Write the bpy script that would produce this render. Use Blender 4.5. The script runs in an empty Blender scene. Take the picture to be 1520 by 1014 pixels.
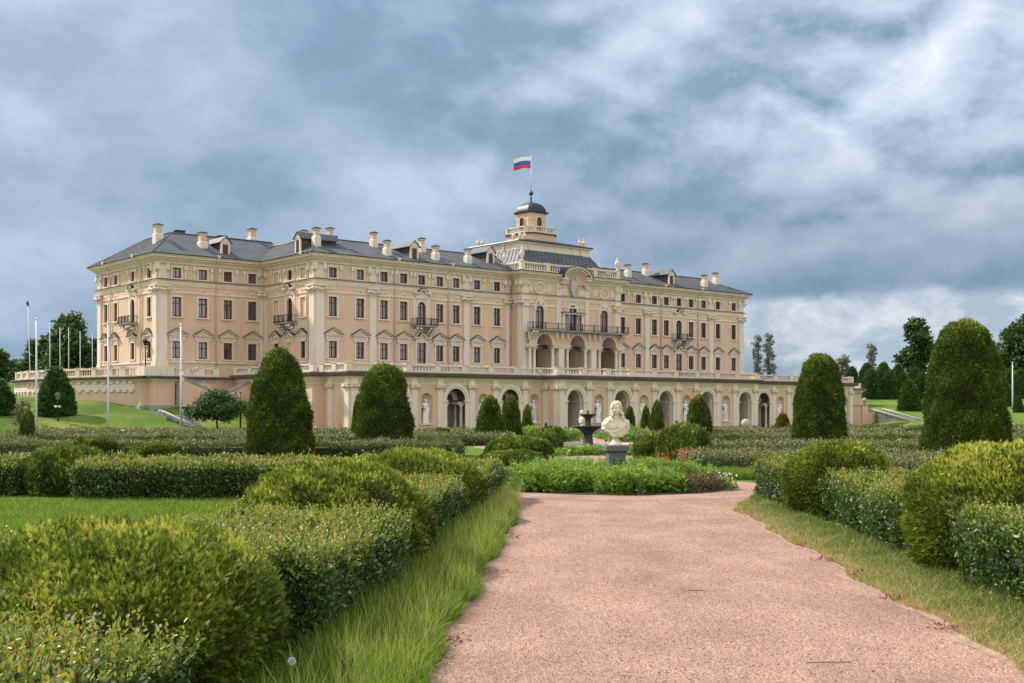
import bpy, bmesh, math, random
import numpy as np
from mathutils import Vector, Matrix
scene = bpy.context.scene
col = scene.collection
R = math.radians
random.seed(7)
rng = np.random.default_rng(11)

# ------------------------------------------------------------------ helpers
def put(o, parent=None):
    col.objects.link(o)
    if parent is not None:
        o.parent = parent
    return o

def tag(o, label=None, cat=None, group=None, kind=None):
    if label: o['label'] = label
    if cat: o['category'] = cat
    if group: o['group'] = group
    if kind: o['kind'] = kind
    return o

def empty(name, loc=(0, 0, 0), rz=0.0):
    o = bpy.data.objects.new(name, None)
    o.location = loc
    o.rotation_euler = (0, 0, rz)
    o.empty_display_size = 0.2
    return put(o)

def copy_tree(o, parent=None):
    c = o.copy()
    col.objects.link(c)
    c.parent = parent
    for ch in list(o.children):
        copy_tree(ch, c)
    return c

def mesh_obj(name, me, parent=None, loc=(0, 0, 0), rz=0.0):
    o = bpy.data.objects.new(name, me)
    o.location = loc
    o.rotation_euler = (0, 0, rz)
    return put(o, parent)

class MB:
    """collects shapes and links them as one mesh object"""
    def __init__(s):
        s.v, s.f, s.m, s.sm = [], [], [], []
    def face(s, idx, mi=0, smooth=False):
        s.f.append(tuple(idx)); s.m.append(mi); s.sm.append(smooth)
    def add(s, vs, fs, mi=0, smooth=False):
        b = len(s.v)
        s.v.extend([tuple(p) for p in vs])
        for f in fs:
            s.face([b + i for i in f], mi, smooth)
    def quad(s, a, b, c, d, mi=0):
        s.add([a, b, c, d], [(0, 1, 2, 3)], mi)
    def box(s, x0, x1, y0, y1, z0, z1, mi=0):
        s.add([(x0, y0, z0), (x1, y0, z0), (x1, y1, z0), (x0, y1, z0), (x0, y0, z1), (x1, y0, z1), (x1, y1, z1), (x0, y1, z1)],
              [(0, 3, 2, 1), (4, 5, 6, 7), (0, 1, 5, 4), (1, 2, 6, 5), (2, 3, 7, 6), (3, 0, 4, 7)], mi)
    def frustum(s, cx, cy, z0, z1, a0, b0, a1, b1, mi=0):
        s.add([(cx - a0, cy - b0, z0), (cx + a0, cy - b0, z0), (cx + a0, cy + b0, z0), (cx - a0, cy + b0, z0),
               (cx - a1, cy - b1, z1), (cx + a1, cy - b1, z1), (cx + a1, cy + b1, z1), (cx - a1, cy + b1, z1)],
              [(0, 3, 2, 1), (4, 5, 6, 7), (0, 1, 5, 4), (1, 2, 6, 5), (2, 3, 7, 6), (3, 0, 4, 7)], mi)
    def extr_xz(s, poly, y0, y1, mi=0):
        """polygon of (x, z) points given thickness y0..y1"""
        n = len(poly)
        vs = [(p[0], y0, p[1]) for p in poly] + [(p[0], y1, p[1]) for p in poly]
        fs = [tuple(range(n)), tuple(range(2 * n - 1, n - 1, -1))]
        fs += [(i, n + i, n + (i + 1) % n, (i + 1) % n) for i in range(n)]
        s.add(vs, fs, mi)
    def extr_xy(s, poly, z0, z1, mi=0):
        n = len(poly)
        vs = [(p[0], p[1], z0) for p in poly] + [(p[0], p[1], z1) for p in poly]
        fs = [tuple(range(n - 1, -1, -1)), tuple(range(n, 2 * n))]
        fs += [(i, (i + 1) % n, n + (i + 1) % n, n + i) for i in range(n)]
        s.add(vs, fs, mi)
    def lathe(s, prof, cx=0, cy=0, cz=0, n=12, mi=0, smooth=True, sx=1, sy=1, a0=0.0):
        vs, fs = [], []
        m = len(prof)
        for k in range(n):
            a = a0 + 2 * math.pi * k / n
            for r, z in prof:
                vs.append((cx + sx * r * math.cos(a), cy + sy * r * math.sin(a), cz + z))
        for k in range(n):
            k2 = (k + 1) % n
            for i in range(m - 1):
                fs.append((k * m + i, k2 * m + i, k2 * m + i + 1, k * m + i + 1))
        if prof[0][0] > 1e-6: fs.append(tuple(k * m for k in range(n - 1, -1, -1)))
        if prof[-1][0] > 1e-6: fs.append(tuple(k * m + m - 1 for k in range(n)))
        s.add(vs, fs, mi, smooth)
    def tube(s, pts, rad, n=7, mi=0, cap=True):
        pts = [Vector(p) for p in pts]
        if not hasattr(rad, '__len__'): rad = [rad] * len(pts)
        vs, fs = [], []
        for i, p in enumerate(pts):
            d = (pts[min(i + 1, len(pts) - 1)] - pts[max(i - 1, 0)]).normalized()
            up = Vector((0, 0, 1)) if abs(d.z) < 0.9 else Vector((1, 0, 0))
            u = d.cross(up).normalized(); w = d.cross(u)
            for k in range(n):
                a = 2 * math.pi * k / n
                q = p + (u * math.cos(a) + w * math.sin(a)) * rad[i]
                vs.append(tuple(q))
        for i in range(len(pts) - 1):
            for k in range(n):
                k2 = (k + 1) % n
                fs.append((i * n + k, i * n + k2, (i + 1) * n + k2, (i + 1) * n + k))
        if cap:
            fs.append(tuple(range(n - 1, -1, -1)))
            fs.append(tuple((len(pts) - 1) * n + k for k in range(n)))
        s.add(vs, fs, mi, True)
    def ring(s, cx, cz, r0, r1, y0, y1, a0=0.0, a1=math.pi, n=14, mi=0):
        """solid band along an arc in the xz plane"""
        vs, fs = [], []
        for k in range(n + 1):
            a = a0 + (a1 - a0) * k / n
            c, t = math.cos(a), math.sin(a)
            vs += [(cx + r0 * c, y0, cz + r0 * t), (cx + r1 * c, y0, cz + r1 * t), (cx + r1 * c, y1, cz + r1 * t), (cx + r0 * c, y1, cz + r0 * t)]
        for k in range(n):
            b = 4 * k
            fs += [(b, b + 1, b + 5, b + 4), (b + 1, b + 2, b + 6, b + 5), (b + 2, b + 3, b + 7, b + 6), (b + 3, b, b + 4, b + 7)]
        fs += [(0, 3, 2, 1), (4 * n, 4 * n + 1, 4 * n + 2, 4 * n + 3)]
        s.add(vs, fs, mi)
    def sweep(s, path, prof, closed=False, mi=0):
        """profile of (outward, z) points carried along a plan polyline, mitred; outside is on the right of the direction of travel"""
        n = len(path)
        vs, fs = [], []
        def nrm(a, b):
            dx, dy = b[0] - a[0], b[1] - a[1]
            l = math.hypot(dx, dy)
            return (dy / l, -dx / l)
        for i, p in enumerate(path):
            if closed or 0 < i < n - 1:
                n1 = nrm(path[i - 1], p); n2 = nrm(p, path[(i + 1) % n])
                k = 1 + n1[0] * n2[0] + n1[1] * n2[1]
                m = ((n1[0] + n2[0]) / k, (n1[1] + n2[1]) / k)
            else:
                m = nrm(p, path[1]) if i == 0 else nrm(path[-2], p)
            for o, z in prof:
                vs.append((p[0] + m[0] * o, p[1] + m[1] * o, z))
        k = len(prof)
        for i in range(n if closed else n - 1):
            j = (i + 1) % n
            for q in range(k - 1):
                fs.append((i * k + q, j * k + q, j * k + q + 1, i * k + q + 1))
        if not closed:
            fs.append(tuple(range(k)))
            fs.append(tuple((n - 1) * k + q for q in range(k - 1, -1, -1)))
        s.add(vs, fs, mi)
    def mesh(s, name, mats):
        me = bpy.data.meshes.new(name)
        me.from_pydata(s.v, [], s.f)
        for m in (mats if isinstance(mats, (list, tuple)) else [mats]):
            me.materials.append(m)
        me.polygons.foreach_set('material_index', s.m)
        me.polygons.foreach_set('use_smooth', s.sm)
        me.update()
        return me
    def build(s, name, mats, parent=None, loc=(0, 0, 0), rz=0.0):
        return mesh_obj(name, s.mesh(name, mats), parent, loc, rz)

def wall(mb, s0, s1, z0, z1, ops, depth=0.24, mi=0, mir=None):
    """sheet of wall at y=0 facing -y, with openings (centre, width, bottom, top, arched) and their reveals"""
    mir = mi if mir is None else mir
    xs = {s0, s1}; zs = {z0, z1}
    for c, w, zb, zt, ar in ops:
        xs |= {round(c - w / 2, 4), round(c + w / 2, 4)}; zs |= {max(zb, z0), min(zt, z1)}
    xs = sorted(x for x in xs if s0 <= x <= s1); zs = sorted(zs)
    for i in range(len(xs) - 1):
        xm = (xs[i] + xs[i + 1]) / 2
        run = None
        for j in range(len(zs) - 1):
            zm = (zs[j] + zs[j + 1]) / 2
            if any(abs(xm - c) < w / 2 and zb < zm < zt for c, w, zb, zt, ar in ops):
                continue
            mb.quad((xs[i], 0, zs[j]), (xs[i + 1], 0, zs[j]), (xs[i + 1], 0, zs[j + 1]), (xs[i], 0, zs[j + 1]), mi)
    for c, w, zb, zt, ar in ops:
        l, r = c - w / 2, c + w / 2
        zsp = zt - w / 2 if ar else zt
        mb.quad((l, 0, zb), (l, depth, zb), (l, depth, zsp), (l, 0, zsp), mir)
        mb.quad((r, 0, zb), (r, 0, zsp), (r, depth, zsp), (r, depth, zb), mir)
        mb.quad((l, 0, zb), (r, 0, zb), (r, depth, zb), (l, depth, zb), mir)
        if not ar:
            mb.quad((l, 0, zt), (l, depth, zt), (r, depth, zt), (r, 0, zt), mir)
        else:
            n = 12
            P = [(c - w / 2 * math.cos(math.pi * k / n), zsp + w / 2 * math.sin(math.pi * k / n)) for k in range(n + 1)]
            for k in range(n):
                a, b = P[k], P[k + 1]
                mb.quad((a[0], 0, a[1]), (b[0], 0, b[1]), (b[0], 0, zt), (a[0], 0, zt), mi)
                mb.quad((a[0], 0, a[1]), (a[0], depth, a[1]), (b[0], depth, b[1]), (b[0], 0, b[1]), mir)

# ------------------------------------------------------------------ materials
def new_mat(name):
    m = bpy.data.materials.new(name)
    m.use_nodes = True
    nt = m.node_tree
    return m, nt, nt.nodes, nt.links, nt.nodes['Principled BSDF']

def mat(name, c, rough=0.7, metal=0.0, var=0.12, scale=2.0, bump=0.0, bscale=40.0, spec=0.5, streak=0.0):
    m, nt, N, L, bs = new_mat(name)
    bs.inputs['Roughness'].default_value = rough
    bs.inputs['Metallic'].default_value = metal
    bs.inputs['Specular IOR Level'].default_value = spec
    tc = N.new('ShaderNodeTexCoord')
    no = N.new('ShaderNodeTexNoise'); no.inputs['Scale'].default_value = scale; no.inputs['Detail'].default_value = 6
    L.new(tc.outputs['Object'], no.inputs['Vector'])
    rp = N.new('ShaderNodeValToRGB')
    e = rp.color_ramp.elements
    e[0].position, e[1].position = 0.3, 0.72
    e[0].color = (*[x * (1 - var) for x in c], 1); e[1].color = (*[min(1, x * (1 + var * 0.7)) for x in c], 1)
    L.new(no.outputs['Fac'], rp.inputs['Fac'])
    out = rp.outputs['Color']
    if streak:
        mp = N.new('ShaderNodeMapping'); mp.inputs['Scale'].default_value = (3.0, 3.0, 0.25)
        L.new(tc.outputs['Object'], mp.inputs['Vector'])
        n2 = N.new('ShaderNodeTexNoise'); n2.inputs['Scale'].default_value = 1.6; n2.inputs['Detail'].default_value = 8
        L.new(mp.outputs['Vector'], n2.inputs['Vector'])
        mr = N.new('ShaderNodeMapRange'); mr.inputs['From Min'].default_value = 0.5; mr.inputs['From Max'].default_value = 0.78
        mr.inputs['To Min'].default_value = 0; mr.inputs['To Max'].default_value = streak
        L.new(n2.outputs['Fac'], mr.inputs['Value'])
        mx = N.new('ShaderNodeMix'); mx.data_type = 'RGBA'
        L.new(mr.outputs['Result'], mx.inputs['Factor']); L.new(out, mx.inputs['A'])
        mx.inputs['B'].default_value = (c[0] * .55, c[1] * .55, c[2] * .6, 1)
        out = mx.outputs['Result']
    L.new(out, bs.inputs['Base Color'])
    if bump:
        nb = N.new('ShaderNodeTexNoise'); nb.inputs['Scale'].default_value = bscale; nb.inputs['Detail'].default_value = 5
        L.new(tc.outputs['Object'], nb.inputs['Vector'])
        bu = N.new('ShaderNodeBump'); bu.inputs['Strength'].default_value = bump; bu.inputs['Distance'].default_value = 0.02
        L.new(nb.outputs['Fac'], bu.inputs['Height']); L.new(bu.outputs['Normal'], bs.inputs['Normal'])
    return m

def leaf_mat(name, stops, rough=0.5, trans=0.25, spec=0.4, patch=0.25, pscale=1.2):
    """leaf colour from the per-leaf 'tint' value, in patches that drift over the plant"""
    m, nt, N, L, bs = new_mat(name)
    at = N.new('ShaderNodeAttribute'); at.attribute_name = 'tint'
    tc = N.new('ShaderNodeTexCoord')
    no = N.new('ShaderNodeTexNoise'); no.inputs['Scale'].default_value = pscale; no.inputs['Detail'].default_value = 3
    L.new(tc.outputs['Object'], no.inputs['Vector'])
    ms = N.new('ShaderNodeMath'); ms.operation = 'MULTIPLY_ADD'
    L.new(no.outputs['Fac'], ms.inputs[0]); ms.inputs[1].default_value = patch * 2
    sb = N.new('ShaderNodeMath'); sb.operation = 'SUBTRACT'; L.new(at.outputs['Fac'], sb.inputs[0]); sb.inputs[1].default_value = patch
    L.new(sb.outputs[0], ms.inputs[2])
    rp = N.new('ShaderNodeValToRGB')
    el = rp.color_ramp.elements
    el[0].position, el[0].color = stops[0][0], (*stops[0][1], 1)
    el[1].position, el[1].color = stops[-1][0], (*stops[-1][1], 1)
    for p, c in stops[1:-1]:
        e = el.new(p); e.color = (*c, 1)
    L.new(ms.outputs[0], rp.inputs['Fac'])
    L.new(rp.outputs['Color'], bs.inputs['Base Color'])
    bs.inputs['Roughness'].default_value = rough
    bs.inputs['Specular IOR Level'].default_value = spec
    if trans > 0:
        tr = N.new('ShaderNodeBsdfTranslucent')
        L.new(rp.outputs['Color'], tr.inputs['Color'])
        mx = N.new('ShaderNodeMixShader'); mx.inputs[0].default_value = trans
        L.new(bs.outputs[0], mx.inputs[1]); L.new(tr.outputs[0], mx.inputs[2])
        L.new(mx.outputs[0], N['Material Output'].inputs['Surface'])
    return m

M = {}
M['wall'] = mat('peach_plaster', (0.64, 0.435, 0.30), 0.85, var=0.07, scale=0.5, bump=0.05, bscale=60, streak=0.26)
M['trim'] = mat('cream_plaster', (0.70, 0.58, 0.455), 0.8, var=0.09, scale=1.2, bump=0.04, streak=0.32)
M['white'] = mat('white_plaster', (0.69, 0.58, 0.47), 0.8, var=0.07, scale=1.2, streak=0.2)
M['roof'] = mat('grey_sheet_metal', (0.10, 0.105, 0.115), 0.6, metal=0.0, var=0.25, scale=0.8, streak=0.25, spec=.35)
M['darkmetal'] = mat('dark_lead', (0.035, 0.037, 0.045), 0.5, metal=0.2, var=0.3)
M['wood'] = mat('brown_window_wood', (0.10, 0.026, 0.014), 0.45, var=0.25, scale=3)
M['stone'] = mat('grey_stone', (0.30, 0.295, 0.29), 0.85, var=0.25, scale=3, bump=0.3, bscale=30)
M['darkstone'] = mat('weathered_purple_stone', (0.13, 0.092, 0.085), 0.85, var=0.35, scale=2.5, bump=0.3)
M['grotto'] = mat('grotto_stone', (0.54, 0.45, 0.385), 0.95, var=0.22, scale=3, bump=0.6, bscale=25)
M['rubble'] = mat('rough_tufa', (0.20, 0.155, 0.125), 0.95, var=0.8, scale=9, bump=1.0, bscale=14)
M['marble'] = mat('white_marble', (0.72, 0.72, 0.72), 0.55, var=0.1, scale=3, streak=0.25)
M['crest'] = mat('weathered_grey_relief', (0.50, 0.47, 0.45), 0.8, var=.2, scale=5)
M['bustmarble'] = mat('cream_marble', (0.72, 0.63, 0.46), 0.5, var=0.12, scale=5, streak=0.35)
M['pedestal'] = mat('dark_granite', (0.105, 0.115, 0.115), 0.6, var=0.35, scale=30, bump=0.1)
M['basalt'] = mat('dark_brown_stone', (0.048, 0.045, 0.04), 0.7, var=0.3, scale=6, bump=0.2, streak=0.3)
M['iron'] = mat('black_iron', (0.03, 0.03, 0.034), 0.45, metal=0.5, var=0.2)
M['poleWhite'] = mat('white_paint', (0.66, 0.67, 0.68), 0.45, var=0.08)
M['granite'] = mat('pink_granite', (0.42, 0.35, 0.33), 0.7, var=0.25, scale=20)
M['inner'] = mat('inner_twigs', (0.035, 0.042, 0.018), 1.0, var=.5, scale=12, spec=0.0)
M['soil'] = mat('dark_soil', (0.05, 0.035, 0.025), 0.95, var=0.4, scale=8, bump=0.6)
M['bark'] = mat('bark', (0.085, 0.065, 0.05), 0.9, var=0.35, scale=10, bump=0.6)
M['dirtwood'] = mat('dark_grey_boards', (0.06, 0.055, 0.058), 0.8, var=0.3)

def glass_mat():
    m, nt, N, L, bs = new_mat('window_glass')
    tc = N.new('ShaderNodeTexCoord')
    no = N.new('ShaderNodeTexNoise'); no.inputs['Scale'].default_value = 0.45; no.inputs['Detail'].default_value = 2
    L.new(tc.outputs['Object'], no.inputs['Vector'])
    rp = N.new('ShaderNodeValToRGB')
    rp.color_ramp.elements[0].position = 0.35; rp.color_ramp.elements[0].color = (0.012, 0.013, 0.016, 1)
    rp.color_ramp.elements[1].position = 0.7; rp.color_ramp.elements[1].color = (0.07, 0.068, 0.066, 1)
    L.new(no.outputs['Fac'], rp.inputs['Fac'])
    oi = N.new('ShaderNodeObjectInfo'); r2 = N.new('ShaderNodeValToRGB'); r2.color_ramp.interpolation = 'CONSTANT'
    e = r2.color_ramp.elements; e[0].color = (0, 0, 0, 1); e[1].position = .78; e[1].color = (.55, .55, .55, 1)
    k = e.new(.52); k.color = (.22, .22, .22, 1)
    L.new(oi.outputs['Random'], r2.inputs['Fac'])
    mx = N.new('ShaderNodeMix'); mx.data_type = 'RGBA'; L.new(r2.outputs['Color'], mx.inputs['Factor']); L.new(rp.outputs['Color'], mx.inputs['A']); mx.inputs['B'].default_value = (.26, .25, .235, 1)
    L.new(mx.outputs['Result'], bs.inputs['Base Color'])
    bs.inputs['Roughness'].default_value = 0.05
    bs.inputs['IOR'].default_value = 2.0
    bs.inputs['Specular IOR Level'].default_value = 0.8
    return m
M['glass'] = glass_mat()
def plain(name, c, rough=0.6):
    m, nt, N, L, bs = new_mat(name)
    bs.inputs['Base Color'].default_value = (*c, 1); bs.inputs['Roughness'].default_value = rough
    return m
# ------------------------------------------------------------------ palace (local x along the front, local -y out of the front)
OX, OY, ROT = 4.56, 106.85, R(40.21)
CD, SD = math.cos(ROT), math.sin(ROT)
def W(u, y, z=0.0):
    return (OX + u * CD - y * SD, OY + u * SD + y * CD, z)

palace = tag(empty('palace', (OX, OY, 0), ROT),
             'long three storey peach palace with cream trim, dark metal roofs and a domed tower', 'palace')
FL = 4.42
# openings per storey: centre, width, bottom, top, arched
WU = [7.7, 9.9, 12.15, 13.85, 15.7, 17.5, 19.4, 21.65, 24.15]
ATT = (0.72, 12.02, 12.80); UP = (0.76, 9.03, 10.53); LOW = (0.76, 5.80, 7.10)
BAL = (0.86, 8.72, 10.62); DOOR = (0.92, 5.45, 7.33)

def win_mesh(w, h, arch=False, cols=2, bars=(0.68,), trans=None):
    """timber casement, y=0 is the wall face; origin at the middle of the bottom edge"""
    f = MB(); y0, y1 = 0.10, 0.19
    t = 0.075
    zt = h - w / 2 if arch else h
    f.box(-w / 2, -w / 2 + t, y0, y1, 0, zt); f.box(w / 2 - t, w / 2, y0, y1, 0, zt)
    f.box(-w / 2 + t, w / 2 - t, y0 - 0.004, y1, 0, t * 1.2)
    if arch: f.ring(0, zt, w / 2 - t, w / 2, y0, y1, n=10)
    else: f.box(-w / 2 + t, w / 2 - t, y0 - 0.004, y1, h - t, h)
    for k in range(1, cols):
        x = -w / 2 + w * k / cols
        f.box(x - 0.035, x + 0.035, y0 + 0.01, y1, t, (h - t))
    for b in bars:
        f.box(-w / 2 + t, w / 2 - t, y0 + 0.005, y1, h * b - 0.035, h * b + 0.035)
    g = MB(); gy = 0.165
    for k in range(3):
        for x in (-w / 4, w / 4):
            f.box(x - .008, x + .008, gy - .02, gy + .01, t, zt) if k == 0 else None
    if arch:
        n = 10
        pts = [(-w / 2, 0), (w / 2, 0)] + [(w / 2 * math.cos(math.pi * k / n), zt + w / 2 * math.sin(math.pi * k / n)) for k in range(n + 1)]
        g.add([(x, gy, z) for x, z in pts], [tuple(range(len(pts)))])
    else:
        g.quad((-w / 2, gy, 0), (w / 2, gy, 0), (w / 2, gy, h), (-w / 2, gy, h))
    return f.mesh('window', M['wood']), g.mesh('pane', M['glass'])

def surround(w, h, t=0.14, arch=False, sill=True, ear=0.0):
    s = MB(); o = -0.055
    zt = h - w / 2 if arch else h
    s.box(-w / 2 - t, -w / 2, o, 0.02, -0.02, zt); s.box(w / 2, w / 2 + t, o, 0.02, -0.02, zt)
    if arch: s.ring(0, zt, w / 2, w / 2 + t, o, 0.02, n=12)
    else: s.box(-w / 2 - t - ear, w / 2 + t + ear, o - 0.004, 0.02, h, h + t)
    if sill:
        s.box(-w / 2 - t - 0.05, w / 2 + t + 0.05, o - 0.07, 0.02, -0.12, -0.02)
        s.box(-w / 2 - 0.01, w / 2 + 0.01, -0.02, 0.09, -0.015, 0.025, 1)
    return s

def ped_mesh():
    p = MB(); hw = 0.84
    p.box(-0.55, 0.55, -0.06, 0.02, 0.14, 0.36)
    p.box(-0.66, 0.66, -0.11, 0.02, 0.36, 0.44)
    for q in (-1, 1):
        p.extr_xz([(q * 0.5, 0.02), (q * 0.62, 0.1), (q * 0.66, 0.36), (q * 0.5, 0.36)], -0.14, 0.02)
    p.extr_xz([(-hw + 0.1, 0.44), (hw - 0.1, 0.44), (0, 0.86)], -0.05, 0.02)
    p.lathe([(0.0, 0), (.09, .0), (.09, .06), (0, .07)], 0, -0.08, 0.56, n=8)
    p.box(-hw, hw, -0.19, -0.0, 0.44, 0.50)
    p.extr_xz([(-hw, 0.50), (-hw + 0.1, 0.50), (0, 0.90), (0, 1.0)], -0.2, 0.0)
    p.extr_xz([(hw, 0.50), (0, 1.0), (0, 0.90), (hw - 0.1, 0.50)], -0.2, 0.0)
    p.extr_xz([(-hw - 0.03, 0.502), (0, 1.002), (0, 1.045), (-hw - 0.05, 0.535)], -0.25, 0.01, 1)
    p.extr_xz([(hw + 0.03, 0.502), (hw + 0.05, 0.535), (0, 1.045), (0, 1.002)], -0.25, 0.01, 1)
    return p.mesh('pediment', [M['trim'], M['darkmetal']])
def apron(s, w):
    s.extr_xz([(-w / 2 - .1, -.12), (-w / 2, -.3), (-.16, -.3), (-.1, -.37), (.1, -.37), (.16, -.3), (w / 2, -.3), (w / 2 + .1, -.12)], -0.05, 0.02)
def hood_mesh():
    p = MB()
    p.box(-0.85, -0.38, -0.28, 0.02, 0.0, 0.12); p.box(0.38, 0.85, -0.28, 0.02, 0.0, 0.12)
    p.extr_xz([(-.62, -.3), (-.5, -.34), (.5, -.34), (.62, -.3), (.62, 0), (-.62, 0)], -0.08, 0.02)
    p.ring(0, 0.0, 0.30, 0.42, -0.3, 0.02, n=10)
    p.ring(0, 0.0, 0.424, 0.46, -0.34, 0.02, R(12), R(168), n=10, mi=1)
    p.extr_xz([(-.3, 0), (.3, 0), (.2, .2), (0, .29), (-.2, .2)], -0.06, 0.02)
    return p.mesh('hood', [M['trim'], M['darkmetal']])

ME = {}
ME['att'] = win_mesh(ATT[0], ATT[2] - ATT[1], bars=())
ME['up'] = win_mesh(UP[0], UP[2] - UP[1], bars=(0.70,))
ME['low'] = win_mesh(LOW[0], LOW[2] - LOW[1], bars=(0.62,))
ME['bal'] = win_mesh(BAL[0], BAL[2] - BAL[1], arch=True, bars=(0.30, 0.77))
ME['door'] = win_mesh(DOOR[0], DOOR[2] - DOOR[1], bars=(0.22, 0.62))
MS = {}
s = surround(ATT[0], .78, .13)
for q in (-1, 1):      # console strips that carry the cornice beside an attic window
    x = q * 0.72
    s.box(x - .07, x + .07, -0.05, 0.02, -.1, 0.62)
    s.extr_xz([(x - .11, .62), (x + .11, .62), (x + .15, .78), (x + .12, .98), (x - .12, .98), (x - .15, .78)], -0.14, 0.02)
MS['att'] = s.mesh('surround', [M['trim'], M['wood']])
s = surround(UP[0], 1.5, .13); MS['up'] = s.mesh('surround', [M['trim'], M['wood']])
s = surround(LOW[0], 1.3, .13); apron(s, .76); MS['low'] = s.mesh('surround', [M['trim'], M['wood']])
s = surround(BAL[0], 1.9, .17, arch=True, sill=False); s.box(-.82, -.61, -.04, .02, 0, 2.2); s.box(.61, .82, -.04, .02, 0, 2.2)
MS['bal'] = s.mesh('surround', [M['trim'], M['wood']])
s = surround(DOOR[0], 1.88, .15, sill=False); MS['door'] = s.mesh('surround', [M['trim'], M['wood']])
PED = ped_mesh(); HOOD = hood_mesh()

def window(kind, u, y, rz, blind=False):
    """one window of the palace with its own glass, surround and pediment; rz turns the front-facing one to another wall"""
    dims = dict(att=ATT, up=UP, low=LOW, bal=BAL, door=DOOR)[kind]
    if blind:
        b = MB(); w, z0, z1 = dims
        b.quad((-w / 2, .07, 0), (w / 2, .07, 0), (w / 2, .07, z1 - z0), (-w / 2, .07, z1 - z0))
        f = b.build('blind_window', M['wall'], palace, (u, y, z0), rz)
    else:
        f = mesh_obj('door' if kind == 'door' else 'window', ME[kind][0], palace, (u, y, dims[1]), rz)
        mesh_obj('pane', ME[kind][1], f)
    mesh_obj('surround', MS[kind], f)
    if kind == 'low': mesh_obj('pediment', PED, f, (0, 0, 1.3))
    if kind == 'bal': mesh_obj('hood', HOOD, f, (0, 0, 2.55))
    if kind == 'door':
        mesh_obj('hood', HOOD, f, (0, 0, 2.15))
    return f

def op(kind, c):
    d = dict(att=ATT, up=UP, low=LOW, bal=BAL, door=DOOR)[kind]
    return (c, d[0], d[1], d[2], kind == 'bal')

# ---- walls
ZT = 13.15
def front_wall(name, s0, s1, cols, loc, rz, z0=FL - .05, z1=ZT, flip=1):
    ops = []
    for c, kinds in cols:
        for k in kinds: ops.append(op(k.rstrip('*'), c))
    mb = MB(); wall(mb, s0, s1, z0, z1, ops)
    return mb.build(name, M['wall'], palace, loc, rz)
STD = ('att', 'up', 'low'); MID = ('att', 'bal', 'door')
for sg in (-1, 1):
    cols = [(sg * u, MID if u == 15.7 else STD) for u in WU]
    a, b = (-25.7, -6.06) if sg < 0 else (6.06, 25.7)
    front_wall('wall', a, b, cols, (0, 0, 0), 0)
    for c, ks in cols:
        for k in ks: window(k, c, 0, 0)
    # wings, set back
    wc = [(sg * u, STD) for u in (33.25, 31.08, 28.93, 26.78)]
    a, b = (-34.8, -25.7) if sg < 0 else (25.7, 34.8)
    front_wall('wall', a, b, wc, (0, 8.07, 0), 0)
    for c, ks in wc:
        for k in ks: window(k, c, 8.07, 0)
# left end of the wing: faces -x; along the wall s = -y
side = [(-9.6, STD), (-12.8, ('att', 'bal', 'low')), (-16.3, STD), (-18.4, STD)]
front_wall('wall', -20.1, -8.07, side, (-34.8, 0, 0), R(-90))
for c, ks in side:
    for k in ks: window(k, -34.8, -c, R(-90))
sideR = [(9.6, STD), (12.8, STD), (16.3, STD), (18.4, STD)]
front_wall('wall', 8.07, 20.1, [], (34.8, 0, 0), R(90))
# return of the main block towards the wing
ret = [(-1.8, ('att*', 'up*', 'low')), (-3.85, ('att', 'bal', 'low*')), (-6.0, ('att*', 'up*', 'low'))]
front_wall('wall', -8.07, 0, ret, (-25.7, 0, 0), R(-90))
for c, ks in ret:
    for k in ks: window(k.rstrip('*'), -25.7, -c, R(-90), blind=k.endswith('*'))
front_wall('wall', 0, 8.07, [], (25.7, 0, 0), R(90))
front_wall('wall', -34.8, 34.8, [], (0, 20.1, 0), R(180))
# central bay
rw = MB()
WC = [(-3.95, 1.02, 8.8, 10.92, True), (0, 1.0, 8.8, 11.12, True), (3.95, 1.02, 8.8, 10.92, True), (-0.92, .34, 8.8, 10.3, False), (0.92, .34, 8.8, 10.3, False)]
wall(rw, -6.06, 6.06, 8.6, 13.6, WC)
rw.build('wall', M['wall'], palace, (0, -1.36, 0))
rw = MB()
for q in (-1, 1):
    rw.box(min(q * 5.74, q * 6.06), max(q * 5.74, q * 6.06), -1.36, 1.2, FL - .05, 8.6)
    x = q * 6.06
    rw.quad((x, -1.36, 8.6), (x, 0, 8.6), (x, 0, 13.6), (x, -1.36, 13.6))
rw.box(-5.74, 5.74, 1.2, 1.4, FL - .05, 8.6)
rw.box(-5.74, 5.74, -1.98, 1.2, 8.46, 8.6)
rw.build('loggia_wall', M['wall'], palace)
for c in (-3.95, 0, 3.95):
    f = MB(); f.box(-.62, -.5, -.06, .0, 0, 2.6); f.box(.5, .62, -.06, .0, 0, 2.6); f.box(-.62, .62, -.062, .0, 2.6, 2.75); f.box(-.04, .04, -.04, .0, 0, 2.6)
    o = f.build('door', M['wood'], palace, (c, 1.2, FL + .02))
    g_ = MB(); g_.quad((-.5, -.012, 0), (.5, -.012, 0), (.5, -.012, 2.6), (-.5, -.012, 2.6)); g_.build('pane', M['glass'], o)
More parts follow.
